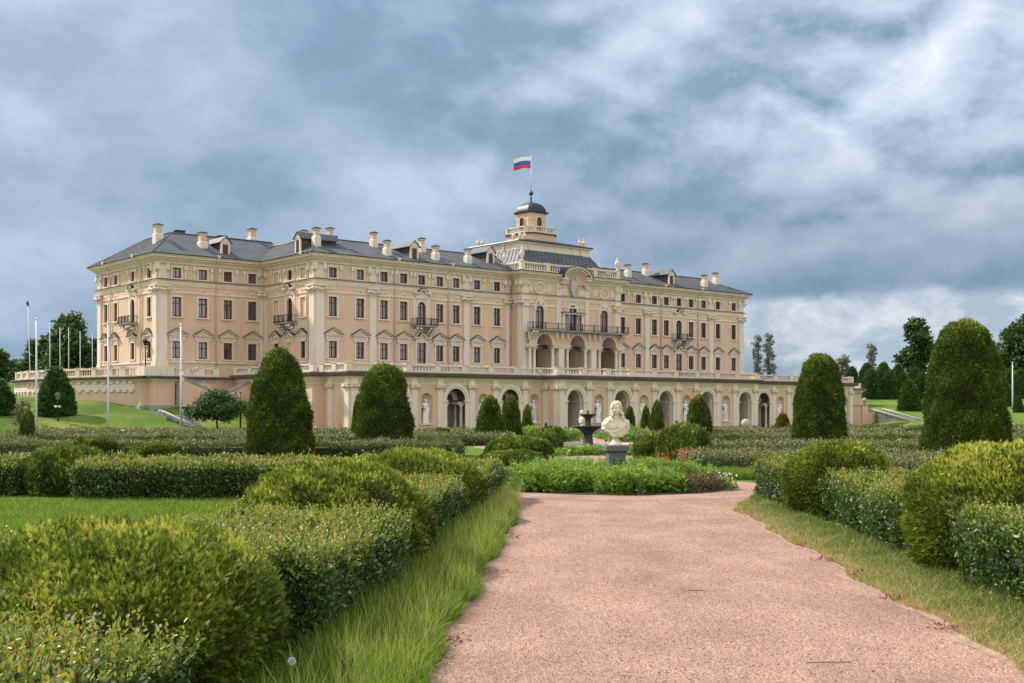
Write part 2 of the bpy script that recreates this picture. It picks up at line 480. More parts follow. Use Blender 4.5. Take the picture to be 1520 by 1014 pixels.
for u, w, z0, z1, ar in WC[:3]:
    fm, gm = win_mesh(w, z1 - z0, True, cols=2 if u else 2, bars=(0.17, 0.74))
    f = mesh_obj('window', fm, palace, (u, -1.36, z0)); mesh_obj('pane', gm, f)
    s = surround(w, z1 - z0, .17, arch=True, sill=False)
    if u:
        s.extr_xz([(-.75, 1.72), (-.6, 1.6), (-.6, 1.95), (-.3, 2.35), (0, 2.5), (.3, 2.35), (.6, 1.95), (.6, 1.6), (.75, 1.72), (.75, 2.0), (.45, 2.5), (.12, 2.72), (.2, 2.85), (-.2, 2.85), (-.12, 2.72), (-.45, 2.5), (-.75, 2.0)], -0.1, 0.02)
        s.box(-.16, .16, -.16, .02, 2.16, 2.7)
    mesh_obj('surround', s.mesh('surround', [M['trim'], M['wood']]), f)
for q in (-1, 1):
    fm, gm = win_mesh(.34, 1.5, False, cols=1, bars=(.3,))
    f = mesh_obj('window', fm, palace, (q * .92, -1.36, 8.8)); mesh_obj('pane', gm, f)
    c = MB()
    c.lathe([(.12, 0), (.12, .1), (.085, .16), (.08, 1.3), (.12, 1.38), (.12, 1.5)], q * .62, -1.52, 8.8, n=10)
    c.build('column', M['stone'], palace)
cv = MB()
cv.box(-1.3, 1.3, -1.6, -1.34, 10.3, 10.42); cv.box(-1.45, 1.45, -1.66, -1.34, 10.42, 10.47, 1)
for q in (-1, 1):
    cv.box(q * 1.14 - .13, q * 1.14 + .13, -1.5, -1.34, 8.8, 10.3)
    cv.box(q * .95 - .09, q * .95 + .09, -1.42, -1.34, 10.6, 11.25)
cv.build('cornice', [M['trim'], M['darkmetal']], palace)

# ---- trim that runs round the whole building
LOOP = [(-34.8, 20.1), (-34.8, 8.07), (-25.7, 8.07), (-25.7, 0), (-6.06, 0), (-6.06, -1.36), (6.06, -1.36), (6.06, 0), (25.7, 0), (25.7, 8.07), (34.8, 8.07), (34.8, 20.1)]
def sweep_part(name, prof, m, loop=LOOP, closed=True):
    b = MB(); b.sweep(loop, prof, closed); return b.build(name, m, palace)
GAPL = [(1.3, -1.36), (6.06, -1.36), (6.06, 0), (25.7, 0), (25.7, 8.07), (34.8, 8.07), (34.8, 20.1), (-34.8, 20.1), (-34.8, 8.07), (-25.7, 8.07), (-25.7, 0), (-6.06, 0), (-6.06, -1.36), (-1.3, -1.36)]
sweep_part('cornice', [(0, 13.08), (.1, 13.1), (.1, 13.2), (.17, 13.25), (.17, 13.3), (.36, 13.38), (.36, 13.47), (.58, 13.53), (.58, 13.62), (.67, 13.68), (.69, 13.73), (0, 13.735)], M['trim'], GAPL, False)
sweep_part('gutter', [(.4, 13.738), (.73, 13.738), (.75, 13.80), (.4, 13.83)], M['darkmetal'], GAPL, False)
sweep_part('string_course', [(0, 11.40), (.05, 11.42), (.05, 11.5), (.09, 11.55), (.09, 11.74), (.2, 11.79), (.2, 11.82), (0, 11.825)], M['trim'])
sweep_part('lead_ledge', [(.0, 11.828), (.23, 11.824), (.23, 11.85), (.0, 11.90)], M['darkmetal'])
sweep_part('string_course', [(0, 10.82), (.06, 10.84), (.06, 10.96), (0, 10.98)], M['trim'])
sweep_part('string_course', [(0, 5.42), (.07, 5.44), (.07, 5.54), (0, 5.57)], M['trim'], [p for p in LOOP[:5]], False)
sweep_part('string_course', [(0, 5.42), (.07, 5.44), (.07, 5.54), (0, 5.57)], M['trim'], [p for p in LOOP[7:]], False)
sweep_part('string_course', [(0, 12.92), (.05, 12.93), (.05, 12.99), (0, 13.0)], M['trim'], GAPL, False)
bm_ = MB(); bm_.ring(0, 10.98, .16, .26, -.07, .02, n=8); CURL = bm_.mesh('string_course_curl', M['trim'])
bm_ = MB(); bm_.ring(0, 5.02, .13, .2, -.05, .02, n=8); CURL2 = bm_.mesh('plinth_curl', M['trim'])
def bumps(cs, x0, y0, ax):
    for c in cs:
        for me_ in (CURL, CURL2):
            if ax == 0: mesh_obj(me_.name, me_, palace, (c, y0, 0))
            else: mesh_obj(me_.name, me_, palace, (x0, c, 0), R(-90))
for sg in (-1, 1):
    bumps([sg * u for u in WU if u != 15.7], 0, 0, 0); bumps([sg * u for u in (33.25, 31.08, 28.93, 26.78)], 0, 8.07, 0)
bumps([9.6, 16.3, 18.4], -34.8, 0, 1); bumps([1.8, 6.0], -25.7, 0, 1)
# attic panels between windows
def panel(c, w, y):
    ap = MB()
    for x0, x1, z0, z1 in ((c - w / 2, c + w / 2, 11.98, 12.02), (c - w / 2, c + w / 2, 12.80, 12.84), (c - w / 2, c - w / 2 + .04, 12.02, 12.80), (c + w / 2 - .04, c + w / 2, 12.02, 12.80)):
        ap.box(x0, x1, y - .02, y + .01, z0, z1)
    ap.build('attic_panel', M['trim'], palace)
for sg in (-1, 1):
    for i in range(len(WU) - 1):
        g = WU[i + 1] - WU[i]; c = (WU[i + 1] + WU[i]) / 2
        if g > 2.1 and c not in (11.025,): panel(sg * c, g - 1.8, 0)
    for c in (32.17, 30.0, 27.86): panel(sg * c, .35, 8.07)

# ---- pilasters with scrolled capitals
def pil_meshes(w):
    a = MB(); a.box(-w / 2, w / 2, -.12, .02, 5.62, 10.78)
    b = MB()
    b.box(-w / 2 - .1, w / 2 + .1, -.24, .02, FL, 4.98, 1); b.box(-w / 2 - .09, w / 2 + .09, -.22, .02, 4.98, 5.3)
    b.box(-w / 2 - .06, w / 2 + .06, -.18, .02, 5.3, 5.48); b.box(-w / 2 - .03, w / 2 + .03, -.15, .02, 5.48, 5.62)
    c = MB()
    c.box(-w / 2 - .04, w / 2 + .04, -.15, .02, 10.78, 10.86)
    c.extr_xz([(-w / 2, 10.86), (w / 2, 10.86), (w / 2 + .16, 11.3), (-w / 2 - .16, 11.3)], -.2, .02)
    c.box(-w / 2 - .24, w / 2 + .24, -.32, .02, 11.3, 11.42)
    for q in (-1, 1):
        c.tube([(q * (w / 2 + .12), -.3, 11.1), (q * (w / 2 + .12), .0, 11.1)], .16, 9)
        c.tube([(q * (w / 2 + .10), -.34, 11.1), (q * (w / 2 + .10), -.3, 11.1)], .07, 7)
    c.tube([(-w / 2, -.24, 11.16), (0, -.3, 11.0), (w / 2, -.24, 11.16)], .09, 7)
    # attic strip above, with two consoles
    d = MB(); d.box(-w / 2, w / 2, -.10, .02, 11.9, 12.92)
    for q in (-1, 1):
        x = q * (w / 2 + .04)
        d.extr_xz([(x - .1, 12.5), (x + .1, 12.5), (x + .15, 12.7), (x + .12, 13.08), (x - .12, 13.08), (x - .15, 12.7)], -.22, .02)
        d.tube([(x, -.26, 12.64), (x, 0, 12.64)], .12, 8)
    return a.mesh('pilaster', M['white']), b.mesh('base', [M['trim'], M['stone']]), c.mesh('capital', M['trim']), d.mesh('attic_strip', M['trim'])
PW = pil_meshes(.72); PN = pil_meshes(.6); PT = pil_meshes(.36)
def pilaster(P, u, y, rz):
    a = mesh_obj('pilaster', P[0], palace, (u, y, 0), rz)
    mesh_obj('base', P[1], a); mesh_obj('capital', P[2], a); mesh_obj('attic_strip', P[3], a)
for sg in (-1, 1):
    for P, u in ((PW, 25.34), (PN, 20.5), (PN, 11.07), (PT, 6.55)): pilaster(P, sg * u, 0, 0)
    pilaster(PW, sg * 34.42, 8.07, 0); pilaster(PT, sg * 25.95, 8.07, 0)
    pilaster(PT, sg * 6.06, -1.12, R(-90 * 1) if sg < 0 else R(90))
    a = R(-90) if sg < 0 else R(90)
    pilaster(PW, sg * 34.8, 8.45, a); pilaster(PW, sg * 34.8, 19.7, a)
    pilaster(PW, sg * 25.7, 0.38, a); pilaster(PT, sg * 25.7, 7.85, a)
# pilasters of the central bay, shorter
for u, w in ((-5.66, .72), (5.66, .72)):
    cb = MB(); cp = MB()
    cb.box(u - w / 2, u + w / 2, -1.48, -1.34, 5.6, 10.78); cb.box(u - w / 2 - .08, u + w / 2 + .08, -1.58, -1.34, FL, 5.6)
    cp.extr_xz([(u - w / 2, 10.78), (u + w / 2, 10.78), (u + w / 2 + .2, 11.3), (u - w / 2 - .2, 11.3)], -1.6, -1.34)
    for q in (-1, 1):
        cp.tube([(u + q * (w / 2 + .14), -1.72, 11.1), (u + q * (w / 2 + .14), -1.36, 11.1)], .17, 9)
        cp.tube([(u + q * .3, -1.62, 12.7), (u + q * .3, -1.36, 12.7)], .15, 8)
    cp.box(u - w / 2 - .26, u + w / 2 + .26, -1.7, -1.34, 11.3, 11.42)
    cp.box(u - w / 2, u + w / 2, -1.48, -1.34, 11.40, 13.08)
    o = cb.build('pilaster', M['white'], palace); cp.build('capital', M['trim'], o)
for u in (-1.75, 1.75):
    cb = MB(); cb.box(u - .25, u + .25, -1.44, -1.34, 8.76, 11.40); cb.box(u - .25, u + .25, -1.44, -1.34, 11.40, 13.08); cb.build('pilaster', M['white'], palace)

# ---- downpipes
for u, y in [(-18.4, 0), (-12.98, 0), (-6.28, 0), (13.05, 0), (18.5, 0), (-30.02, 8.07), (-25.82, 7.95), (30.0, 8.07), (6.28, 0)]:
    d = MB(); d.tube([(u, y - .1, 4.5), (u, y - .1, 13.1), (u, y - .5, 13.5), (u, y - .66, 13.75)], .055, 7)
    d.frustum(u, y - .68, 13.72, 13.96, .09, .09, .17, .13); d.build('downpipe', M['trim'], palace)
for x, y in [(-34.8, 11.1), (-34.8, 17.2), (-25.7, 0.9)]:
    d = MB(); d.tube([(x - .1, y, 4.5), (x - .1, y, 13.1), (x - .5, y, 13.5), (x - .66, y, 13.75)], .055, 7)
    d.frustum(x - .68, y, 13.72, 13.96, .13, .09, .13, .17); d.build('downpipe', M['trim'], palace)

# ---- balconies
def balcony(u, y, rz, w=2.1, d=.85, z=8.64, posts=4):
    s = MB(); s.box(-w / 2, w / 2, -d, 0, 0, .07); s.box(-w / 2 - .04, w / 2 + .04, -d - .04, 0, .07, .12)
    o = s.build('balcony', M['stone'], palace, (u, y, z - .12), rz)
    r = MB()
    for x0, y0, x1, y1 in ((-w / 2, -d, w / 2, -d), (-w / 2, -d, -w / 2, 0), (w / 2, -d, w / 2, 0)):
        n = max(2, int(math.hypot(x1 - x0, y1 - y0) / .13))
        for zz in (.2, .68):
            r.tube([(x0, y0, zz), (x1, y1, zz)], .022, 5)
        for k in range(n + 1):
            t = k / n
            r.tube([(x0 + (x1 - x0) * t, y0 + (y1 - y0) * t, .12), (x0 + (x1 - x0) * t, y0 + (y1 - y0) * t, .68)], .012, 4, cap=False)
        for k in range(posts if x0 != x1 else 1):
            x = x0 + (x1 - x0) * (k / max(1, posts - 1)) if x0 != x1 else x0
            if x0 != x1:
                r.tube([(x, y0, .1), (x, y0, .74)], .045, 6)
    r.build('railing', M['iron'], o)
    for x in (-w / 2 + .2, -w / 2 + .55, w / 2 - .55, w / 2 - .2):
        b = MB()
        b.extr_xz([(x - .1, 0), (x + .1, 0), (x + .08, -.75), (x - .08, -.75)], -.12, .02)
        b.tube([(x - .1, -.62, -.12), (x + .1, -.62, -.12)], .13, 9)
        b.tube([(x - .1, -.36, -.32), (x + .1, -.36, -.32)], .12, 9)
        b.tube([(x - .1, -.16, -.54), (x + .1, -.16, -.54)], .1, 9)
        b.build('bracket', M['trim'], o)
for sg in (-1, 1): balcony(sg * 15.7, 0, 0)
balcony(-34.8, 12.8, R(-90), w=2.0, d=.8)
balcony(-25.7, 3.85, R(-90), w=2.2, d=.8)
balcony(0, -1.9, 0, w=11.7, d=.75, z=8.74, posts=9)

# ---- loggia in the central bay
lg = MB()
AR = [(-3.95, 1.9, 7.5, 8.42, True), (0, 1.9, 7.5, 8.42, True), (3.95, 1.9, 7.5, 8.42, True)]
wall(lg, -5.74, 5.74, 7.46, 8.62, [(c, 1.84, 7.44, 8.4, True) for c in (-3.95, 0, 3.95)], depth=.5)
o = lg.build('loggia_wall', M['wall'], palace, (0, -2.0, 0))
lg = MB()
for c in (-3.95, 0, 3.95):
    lg.ring(c, 7.48, .92, 1.04, -2.05, -1.98, n=14)
    # barrel vault behind the arch
    n = 10
    for k in range(n):
        a, b = math.pi * k / n, math.pi * (k + 1) / n
        lg.quad((c + .92 * math.cos(a), -1.5, 7.48 + .92 * math.sin(a)), (c + .92 * math.cos(b), -1.5, 7.48 + .92 * math.sin(b)), (c + .92 * math.cos(b), 1.2, 7.48 + .92 * math.sin(b)), (c + .92 * math.cos(a), 1.2, 7.48 + .92 * math.sin(a)))
    lg.box(c - .11, c + .11, -2.12, -1.98, 8.36, 8.6)
segs = [(-5.78, -4.9), (-3.0, -.95), (.95, 3.0), (4.9, 5.78)]
for a, b in segs:
    for y0, y1 in ((-2.12, -1.4), (.1, .8)):
        lg.box(a, b, y0, y1, 7.16, 7.34); lg.box(a - .06, b + .06, y0 - .08, y1 + .04, 7.34, 7.44)
    lg.box(a + .05, b - .05, -2.0, -1.5, 7.44, 7.462)
for x in (-5.4, -2.65, -1.98, -1.3, 1.3, 1.98, 2.65, 5.4):
    lg.extr_xz([(x - .14, 8.6), (x + .14, 8.6), (x + .12, 8.3), (x + .05, 8.0), (x - .05, 8.0), (x - .12, 8.3)], -2.2, -1.98)
lg.build('entablature', M['trim'], palace)
COLP = [(.0, 0), (.2, 0), (.2, .12), (.165, .16), (.165, .2), (.15, .25), (.135, 1.9), (.13, 2.2), (.16, 2.26), (.19, 2.38), (.19, 2.5), (0, 2.5)]
cm = MB(); cm.lathe([(r, FL + .22 + z) for r, z in COLP], n=14); cm.box(-.22, .22, -.22, .22, FL, FL + .22)
CM = cm.mesh('column', M['white'])
for x in (-5.5, -5.02, -2.88, -1.1, 1.1, 2.88, 5.02, 5.5):
    mesh_obj('column', CM, palace, (x, -1.85, 0))
for x in (-4.75, -3.1, -.85, .85, 3.1, 4.75):
    mesh_obj('column', CM, palace, (x, .45, 0))
for x in (-1.98, 1.98):
    pr = MB()
    pr.box(x - .32, x + .32, -2.08, -1.5, FL, 7.16)
    pr.box(x - .5, x + .5, -1.5, .6, FL, 7.16)
    pr.build('loggia_pier', M['white'], palace)

# ---- central attic: arched gable, ovals, crest, balustrade
g = MB()
n = 16
prof = []
for k in range(n + 1):
    a = math.pi * (1 - k / n)
    prof.append((1.5 * math.cos(a), 13.45 + .85 * math.sin(a)))
g.extr_xz([(-1.5, 12.95)] + prof + [(1.5, 12.95)], -1.45, -1.2)
g.build('gable', M['wall'], palace)
g = MB()
def gable_band(r0, r1, y0, y1, mi):
    P = []
    for k in range(n + 1):
        a = math.pi * (1 - k / n); P.append((math.cos(a), math.sin(a)))
    vs, fs = [], []
    for c, t in P:
        vs += [((1.5 + r0) * c, y0, 13.45 + (.85 + r0) * t), ((1.5 + r1) * c, y0, 13.45 + (.85 + r1) * t), ((1.5 + r1) * c, y1, 13.45 + (.85 + r1) * t), ((1.5 + r0) * c, y1, 13.45 + (.85 + r0) * t)]
    for k in range(n):
        b = 4 * k; fs += [(b, b + 1, b + 5, b + 4), (b + 1, b + 2, b + 6, b + 5), (b + 2, b + 3, b + 7, b + 6), (b + 3, b, b + 4, b + 7)]
    g.add(vs, fs, mi)
gable_band(-.30, -.20, -1.52, -1.3, 0); gable_band(-.20, -.06, -1.66, -1.3, 0); gable_band(-.06, .10, -1.92, -1.2, 0); gable_band(.10, .26, -2.16, -1.0, 0); gable_band(.26, .30, -2.24, -.6, 1)
for q in (-1, 1):
    x0, x1 = sorted((q * 1.24, q * 1.8)); g.box(x0, x1, -2.10, -1.3, 13.30, 13.46); x0, x1 = sorted((q * 1.2, q * 1.56)); g.box(x0, x1, -1.7, -1.3, 12.95, 13.30)
for q in (-1, 1):
    g.tube([(q * 1.25, -1.5, 12.9), (q * 1.6, -1.5, 12.72), (q * 1.6 + q * .15, -1.5, 12.5)], .06, 6)
g.build('gable_cornice', [M['trim'], M['darkmetal']], palace)
for c in (-3.95, 3.95):
    ov = MB(); op_ = MB()
    for rx, rz_, r2x, r2z, y in ((.52, .42, .66, .56, -1.44),):
        vs, fs = [], []
        for k in range(24):
            a = 2 * math.pi * k / 24; cc, tt = math.cos(a), math.sin(a)
            vs += [(c + rx * cc, y, 12.4 + rz_ * tt), (c + r2x * cc, y, 12.4 + r2z * tt), (c + r2x * cc, -1.34, 12.4 + r2z * tt), (c + rx * cc, -1.34, 12.4 + rz_ * tt)]
        for k in range(24):
            b, d = 4 * k, 4 * ((k + 1) % 24)
            fs += [(b, b + 1, d + 1, d), (b + 1, b + 2, d + 2, d + 1), (b + 3, b, d, d + 3)]
        ov.add(vs, fs)
    for q in (-1, 1):
        op_.box(c + q * 1.1 - .25, c + q * 1.1 + .25, -1.40, -1.34, 12.08, 12.75); op_.build('attic_panel', M['trim'], palace); op_ = MB()
    ov.build('oval_medallion', M['trim'], palace)
for q in (-1, 1):
    ov = MB(); ov.box(q * 1.1 - .4, q * 1.1 + .4, -1.40, -1.34, 12.0, 12.5); ov.build('attic_panel', M['trim'], palace)

def balusters(mb, p0, p1, z0, h, step=.27, r=.075, n=6):
    L_ = math.hypot(p1[0] - p0[0], p1[1] - p0[1]); k = max(1, int(L_ / step))
    pr_ = [(r * .8, z0), (r * .8, z0 + h * .1), (r * .45, z0 + h * .18), (r, z0 + h * .4), (r * .45, z0 + h * .72), (r * .8, z0 + h * .85), (r * .8, z0 + h)]
    for i in range(k):
        t = (i + .5) / k
        mb.lathe(pr_, p0[0] + (p1[0] - p0[0]) * t, p0[1] + (p1[1] - p0[1]) * t, 0, n)
def obox(mb, p0, p1, w, z0, z1, mi=0, ext=0.0):
    """box of width w along a plan segment"""
    dx, dy = p1[0] - p0[0], p1[1] - p0[1]; l = math.hypot(dx, dy); dx, dy = dx / l, dy / l
    nx, ny = -dy * w / 2, dx * w / 2
    a = (p0[0] - dx * ext, p0[1] - dy * ext); b = (p1[0] + dx * ext, p1[1] + dy * ext)
    mb.extr_xy([(a[0] + nx, a[1] + ny), (a[0] - nx, a[1] - ny), (b[0] - nx, b[1] - ny), (b[0] + nx, b[1] + ny)], z0, z1, mi)
def balustrade(mb, p0, p1, z0, h, bays, w=.26, pier=.42, ends=(True, True)):
    dx, dy = p1[0] - p0[0], p1[1] - p0[1]; l = math.hypot(dx, dy); dx, dy = dx / l, dy / l
    obox(mb, p0, p1, w, z0, z0 + h * .2); obox(mb, p0, p1, w + .04, z0 + h * .8, z0 + h * .985)
    for i in range(bays + 1):
        t = l * i / bays
        c = (p0[0] + dx * t, p0[1] + dy * t)
        if (i == 0 and not ends[0]) or (i == bays and not ends[1]): continue
        obox(mb, (c[0] - dx * pier / 2, c[1] - dy * pier / 2), (c[0] + dx * pier / 2, c[1] + dy * pier / 2), w + .1, z0, z0 + h)
        obox(mb, (c[0] - dx * pier / 2, c[1] - dy * pier / 2), (c[0] + dx * pier / 2, c[1] + dy * pier / 2), w + .18, z0 + h, z0 + h * 1.06, ext=.04)
    for i in range(bays):
        a = l * i / bays + pier / 2 + .02; b = l * (i + 1) / bays - pier / 2 - .02
        balusters(mb, (p0[0] + dx * a, p0[1] + dy * a), (p0[0] + dx * b, p0[1] + dy * b), z0 + h * .2, h * .6)
bl = MB()
balustrade(bl, (-5.85, -1.2), (5.85, -1.2), 13.84, .82, 4, w=.2)
balustrade(bl, (-5.85, -1.2), (-5.85, 1.2), 13.84, .82, 1, w=.2, ends=(False, True))
balustrade(bl, (5.85, -1.2), (5.85, 1.2), 13.84, .82, 1, w=.2, ends=(False, True))
bl.build('roof_balustrade', M['trim'], palace)
VP = [(0, 0), (.17, 0), (.17, .05), (.1, .1), (.09, .2), (.2, .4), (.24, .62), (.22, .8), (.12, .9), (.1, .95), (.13, 1.0), (.07, 1.12), (.03, 1.22), (0, 1.25)]
vm = MB(); vm.lathe(VP, n=14); VM = vm.mesh('roof_vase', M['trim'])
for x, y, z, sc in [(-5.85, -1.2, 14.7, 1), (5.85, -1.2, 14.7, 1), (-5.85, 1.2, 14.7, .8), (5.85, 1.2, 14.7, .8)]:
    o = mesh_obj('roof_vase', VM, palace, (x, y, z)); o.scale = (sc, sc, sc)

# ---- roofs
def seams(mb, a0, a1, b0, b1, step=.62):
    """standing seams up a slope from eave line a0-a1 to ridge line b0-b1 along the fall"""
    a0, a1, b0, b1 = map(Vector, (a0, a1, b0, b1))
    d = (a1 - a0); l = d.length; d /= l
    t = .3
    fall = None
    nrm = d.cross(b0 - a0).normalized()
    if nrm.z < 0: nrm = -nrm
    up = (b0 - a0) - d * (b0 - a0).dot(d)
    r0 = (b0 - a0).dot(d); r1 = (b1 - a0).dot(d)
    while t < l:
        k = 1.0
        if r0 > 0 and t < r0: k = t / r0
        if r1 < l and t > r1: k = min(k, (l - t) / (l - r1))
        p = a0 + d * t; q = p + up * k
        w = d * .018; h = nrm * .045
        mb.add([p - w, p + w, q + w, q - w, p - w + h, p + w + h, q + w + h, q - w + h], [(4, 5, 6, 7), (0, 1, 5, 4), (1, 2, 6, 5), (2, 3, 7, 6), (3, 0, 4, 7)])
        t += step
def hip(name, x0, x1, y0, y1, z0, ix0, ix1, iy0, iy1, z1, sides=(1, 1, 1, 1), cap=True):
    m = MB()
    a = [(x0, y0, z0), (x1, y0, z0), (x1, y1, z0), (x0, y1, z0)]; b = [(ix0, iy0, z1), (ix1, iy0, z1), (ix1, iy1, z1), (ix0, iy1, z1)]
    for i in range(4):
        j = (i + 1) % 4
        if sides[i]:
            m.quad(a[i], a[j], b[j], b[i]); seams(m, a[i], a[j], b[i], b[j])
    m.quad(*b)
    if cap:
        for i in range(4):
            j = (i + 1) % 4
            if sides[i]: m.tube([b[i], b[j]], .09, 6, 1)
        for i in range(4):
            if sides[i]: m.tube([a[i], b[i]], .045, 5, 0)
    return m.build(name, [M['roof'], M['darkmetal']], palace)
EZ = 13.80
mainroof = hip('roof', -26.42, 26.42, -.72, 20.82, EZ, -23.4, 23.4, 3.83, 16.3, 15.60)
wingroof = {}
for sg in (-1, 1):
    X = sorted((sg * 35.52, sg * 22.0)); I = sorted((sg * 32.1, sg * 23.0))
    wingroof[sg] = hip('roof', X[0], X[1], 7.35, 20.82, EZ, I[0], I[1], 11.8, 16.4, 16.05)
# mansard under the attic block
mm = MB()
pr_ = [(0, 13.85), (.12, 14.05), (.28, 14.35), (.46, 14.75), (.66, 15.2), (.84, 15.65), (1.0, 16.1)]
rings = []
for t, z in pr_:
    x = 5.75 - 1.35 * t; y0 = -1.0 + 2.0 * t; y1 = 9.6 - 2.0 * t
    rings.append([(-x, y0, z), (x, y0, z), (x, y1, z), (-x, y1, z)])
for r0, r1 in zip(rings, rings[1:]):
    for i in range(4):
        j = (i + 1) % 4; mm.quad(r0[i], r0[j], r1[j], r1[i]); seams(mm, r0[i], r0[j], r1[i], r1[j], .5)
mm.build('mansard_roof', M['roof'], palace)
sk = MB()     # glazed panels on the mansard front
for k in range(9):
    x = -2.9 + k * .66
    sk.add([(x, .05 + .02, 14.75), (x + .6, .07, 14.75), (x + .6, .78, 15.66), (x, .78, 15.66)], [(0, 1, 2, 3)])
for k in range(10):
    x = -2.93 + k * .66
    sk.add([(x - .03, .0, 14.73), (x + .03, .0, 14.73), (x + .03, .74, 15.68), (x - .03, .74, 15.68)], [(0, 1, 2, 3)], 1)
sk.box(-3.0, 3.1, -.12, .1, 14.66, 14.75, 1)
sk.build('skylight', [mat('skylight_glass', (.2, .24, .3), .1, spec=.8), M['darkmetal']], palace)
at = MB()
at.box(-4.35, 4.35, 1.0, 7.6, 16.0, 16.72)
at.sweep([(-4.35, 7.6), (-4.35, 1.0), (4.35, 1.0), (4.35, 7.6)], [(0, 16.05), (.05, 16.06), (.05, 16.16), (0, 16.17)], True)
at.sweep([(-4.35, 7.6), (-4.35, 1.0), (4.35, 1.0), (4.35, 7.6)], [(0, 16.62), (.15, 16.66), (.2, 16.78), (0, 16.8)], True)
for q in (-1, 1):
    for k in range(9): at.box(q * 4.35 - q * .1 * k - .03 - (0 if q < 0 else 0), q * 4.35 - q * .1 * k + .03, .86, 1.0, 15.98, 16.1)
at.build('attic_storey', M['trim'], palace)
ar = MB()
ar.frustum(0, 4.3, 16.80, 16.9, 4.66, 3.6, 4.6, 3.55); ar.frustum(0, 4.3, 16.9, 17.3, 4.58, 3.5, 2.2, 2.0)
ar.build('attic_roof', M['darkmetal'], palace)
for x, y in [(-3.9, 1.3), (-3.4, 1.3), (3.9, 1.3), (3.4, 1.3), (-3.9, 7.3), (-3.4, 7.3), (3.4, 7.3), (3.9, 7.3), (-4.1, 2.0), (4.1, 2.0)]:
    o = mesh_obj('roof_vase', VM, palace, (x, y, 16.9)); o.scale = (.72, .72, .72)
for x, y in [(-3.2, .92), (3.2, .92), (-4.45, 3.0), (-4.45, 6.0)]:
    d = MB(); d.box(x - .05, x + .05, y - .06, y + .06, 16.1, 16.85); d.build('downpipe', M['trim'], palace)
# tower
def octa(h, c):
    return [(-h + c, -h), (h - c, -h), (h, -h + c), (h, h - c), (h - c, h), (-h + c, h), (-h, h - c), (-h, -h + c)]
def opoly(h, c): return [(x, 4.3 + y) for x, y in octa(h, c)]
tw = MB()
tw.extr_xy(opoly(1.88, .62), 17.0, 17.92); tw.build('tower_base', M['wall'], palace)
tw = MB(); tw.extr_xy(opoly(2.0, .66), 17.92, 18.02); tw.build('lead_ledge', M['darkmetal'], palace)
tb = MB(); P = opoly(1.84, .62)
for i in range(8): balustrade(tb, P[i], P[(i + 1) % 8], 18.02, .62, 1, w=.14, pier=.2, ends=(True, False))
tb.build('tower_balustrade', M['trim'], palace)
tl = MB()
TP = opoly(1.08, .22)
tl.extr_xy(TP, 18.0, 20.0); tl.sweep(TP[::-1], [(0, 19.3), (.03, 19.3), (.03, 19.36), (0, 19.36)], True)
tl.sweep(TP, [(0, 19.3), (.03, 19.3), (.03, 19.36), (0, 19.36)], True)
lantern = tl.build('tower_lantern', M['wall'], palace)
fm, gm = win_mesh(.5, 1.15, True, cols=2, bars=(.66,)); sm_ = surround(.5, 1.15, .09, arch=True, sill=False).mesh('surround', [M['trim'], M['wood']])
for x, y, a in ((0, 3.22, 0), (-1.08, 4.3, -90), (1.08, 4.3, 90), (0, 5.38, 180)):
    # the frame stands just proud of the lantern's wall
    f = mesh_obj('window', fm, palace, (x + .22 * math.sin(R(a)) , y - .22 * math.cos(R(a)), 18.45), R(a)); mesh_obj('pane', gm, f); mesh_obj('surround', sm_, f, (0, .2, 0))
dm = MB()
dm.extr_xy(opoly(1.22, .26), 20.0, 20.06); dm.extr_xy(opoly(1.3, .28), 20.06, 20.12)
rs = []
for k in range(9):
    a = (math.pi / 2) * k / 8 * .985
    rs.append(([(x, y, 20.12 + 1.0 * math.sin(a)) for x, y in opoly(max(.03, 1.14 * math.cos(a)), max(.006, .26 * math.cos(a)))]))
vs = [p for r in rs for p in r]; fs = []
for k in range(8):
    for i in range(8): fs.append((k * 8 + i, k * 8 + (i + 1) % 8, (k + 1) * 8 + (i + 1) % 8, (k + 1) * 8 + i))
dm.add(vs, fs, 0, False)
dm.lathe([(.16, 21.05), (.12, 21.15), (.07, 21.3), (.09, 21.5), (.05, 21.6), (.06, 21.75), (.19, 21.86), (.22, 21.98), (.15, 22.12), (.04, 22.2), (0, 22.22)], 0, 4.3, 0, 12)
dm.build('tower_dome', M['darkmetal'], palace)

# ---- chimneys and dormers
def chimney(x, y, zb, w=.38, d=.38, h=.98, par=None):
    c = MB(); z0 = zb - .3
    c.box(-w / 2 - .08, w / 2 + .08, -d / 2 - .08, d / 2 + .08, z0, zb + .5, 1)
    c.frustum(0, 0, zb + .5, zb + .58, w / 2 + .08, d / 2 + .08, w / 2, d / 2, 1)
    c.box(-w / 2, w / 2, -d / 2, d / 2, zb + .58, zb + h, 0)
    c.box(-w / 2 - .05, w / 2 + .05, -d / 2 - .05, d / 2 + .05, zb + h, zb + h + .1, 1)
    c.box(-w / 2 - .1, w / 2 + .1, -d / 2 - .1, d / 2 + .1, zb + h + .1, zb + h + .15, 2)
    c.frustum(0, 0, zb + h + .15, zb + h + .24, w / 2 + .08, d / 2 + .08, w / 2 - .1, d / 2 - .1, 2)
    c.build('chimney', [M['wall'], M['white'], M['darkmetal']], palace, (x, y, 0))
kk = 1.8 / 4.55
def zmain(y): return EZ + kk * (y + .72)
for x, y in [(-22.75, 2.7), (-18.45, 2.9), (-18.8, .45), (-13.7, 2.75), (-13.9, .5), (-10.4, .6), (10.0, 1.5), (13.9, 2.85), (20.3, .65), (24.0, 2.3)]:
    chimney(x, y, zmain(y))
for x, y in [(12.3, 9), (16.0, 9), (19.0, 13.5), (21.5, 9.0), (9.0, 9.0)]: chimney(x, y, 15.6, h=.66)
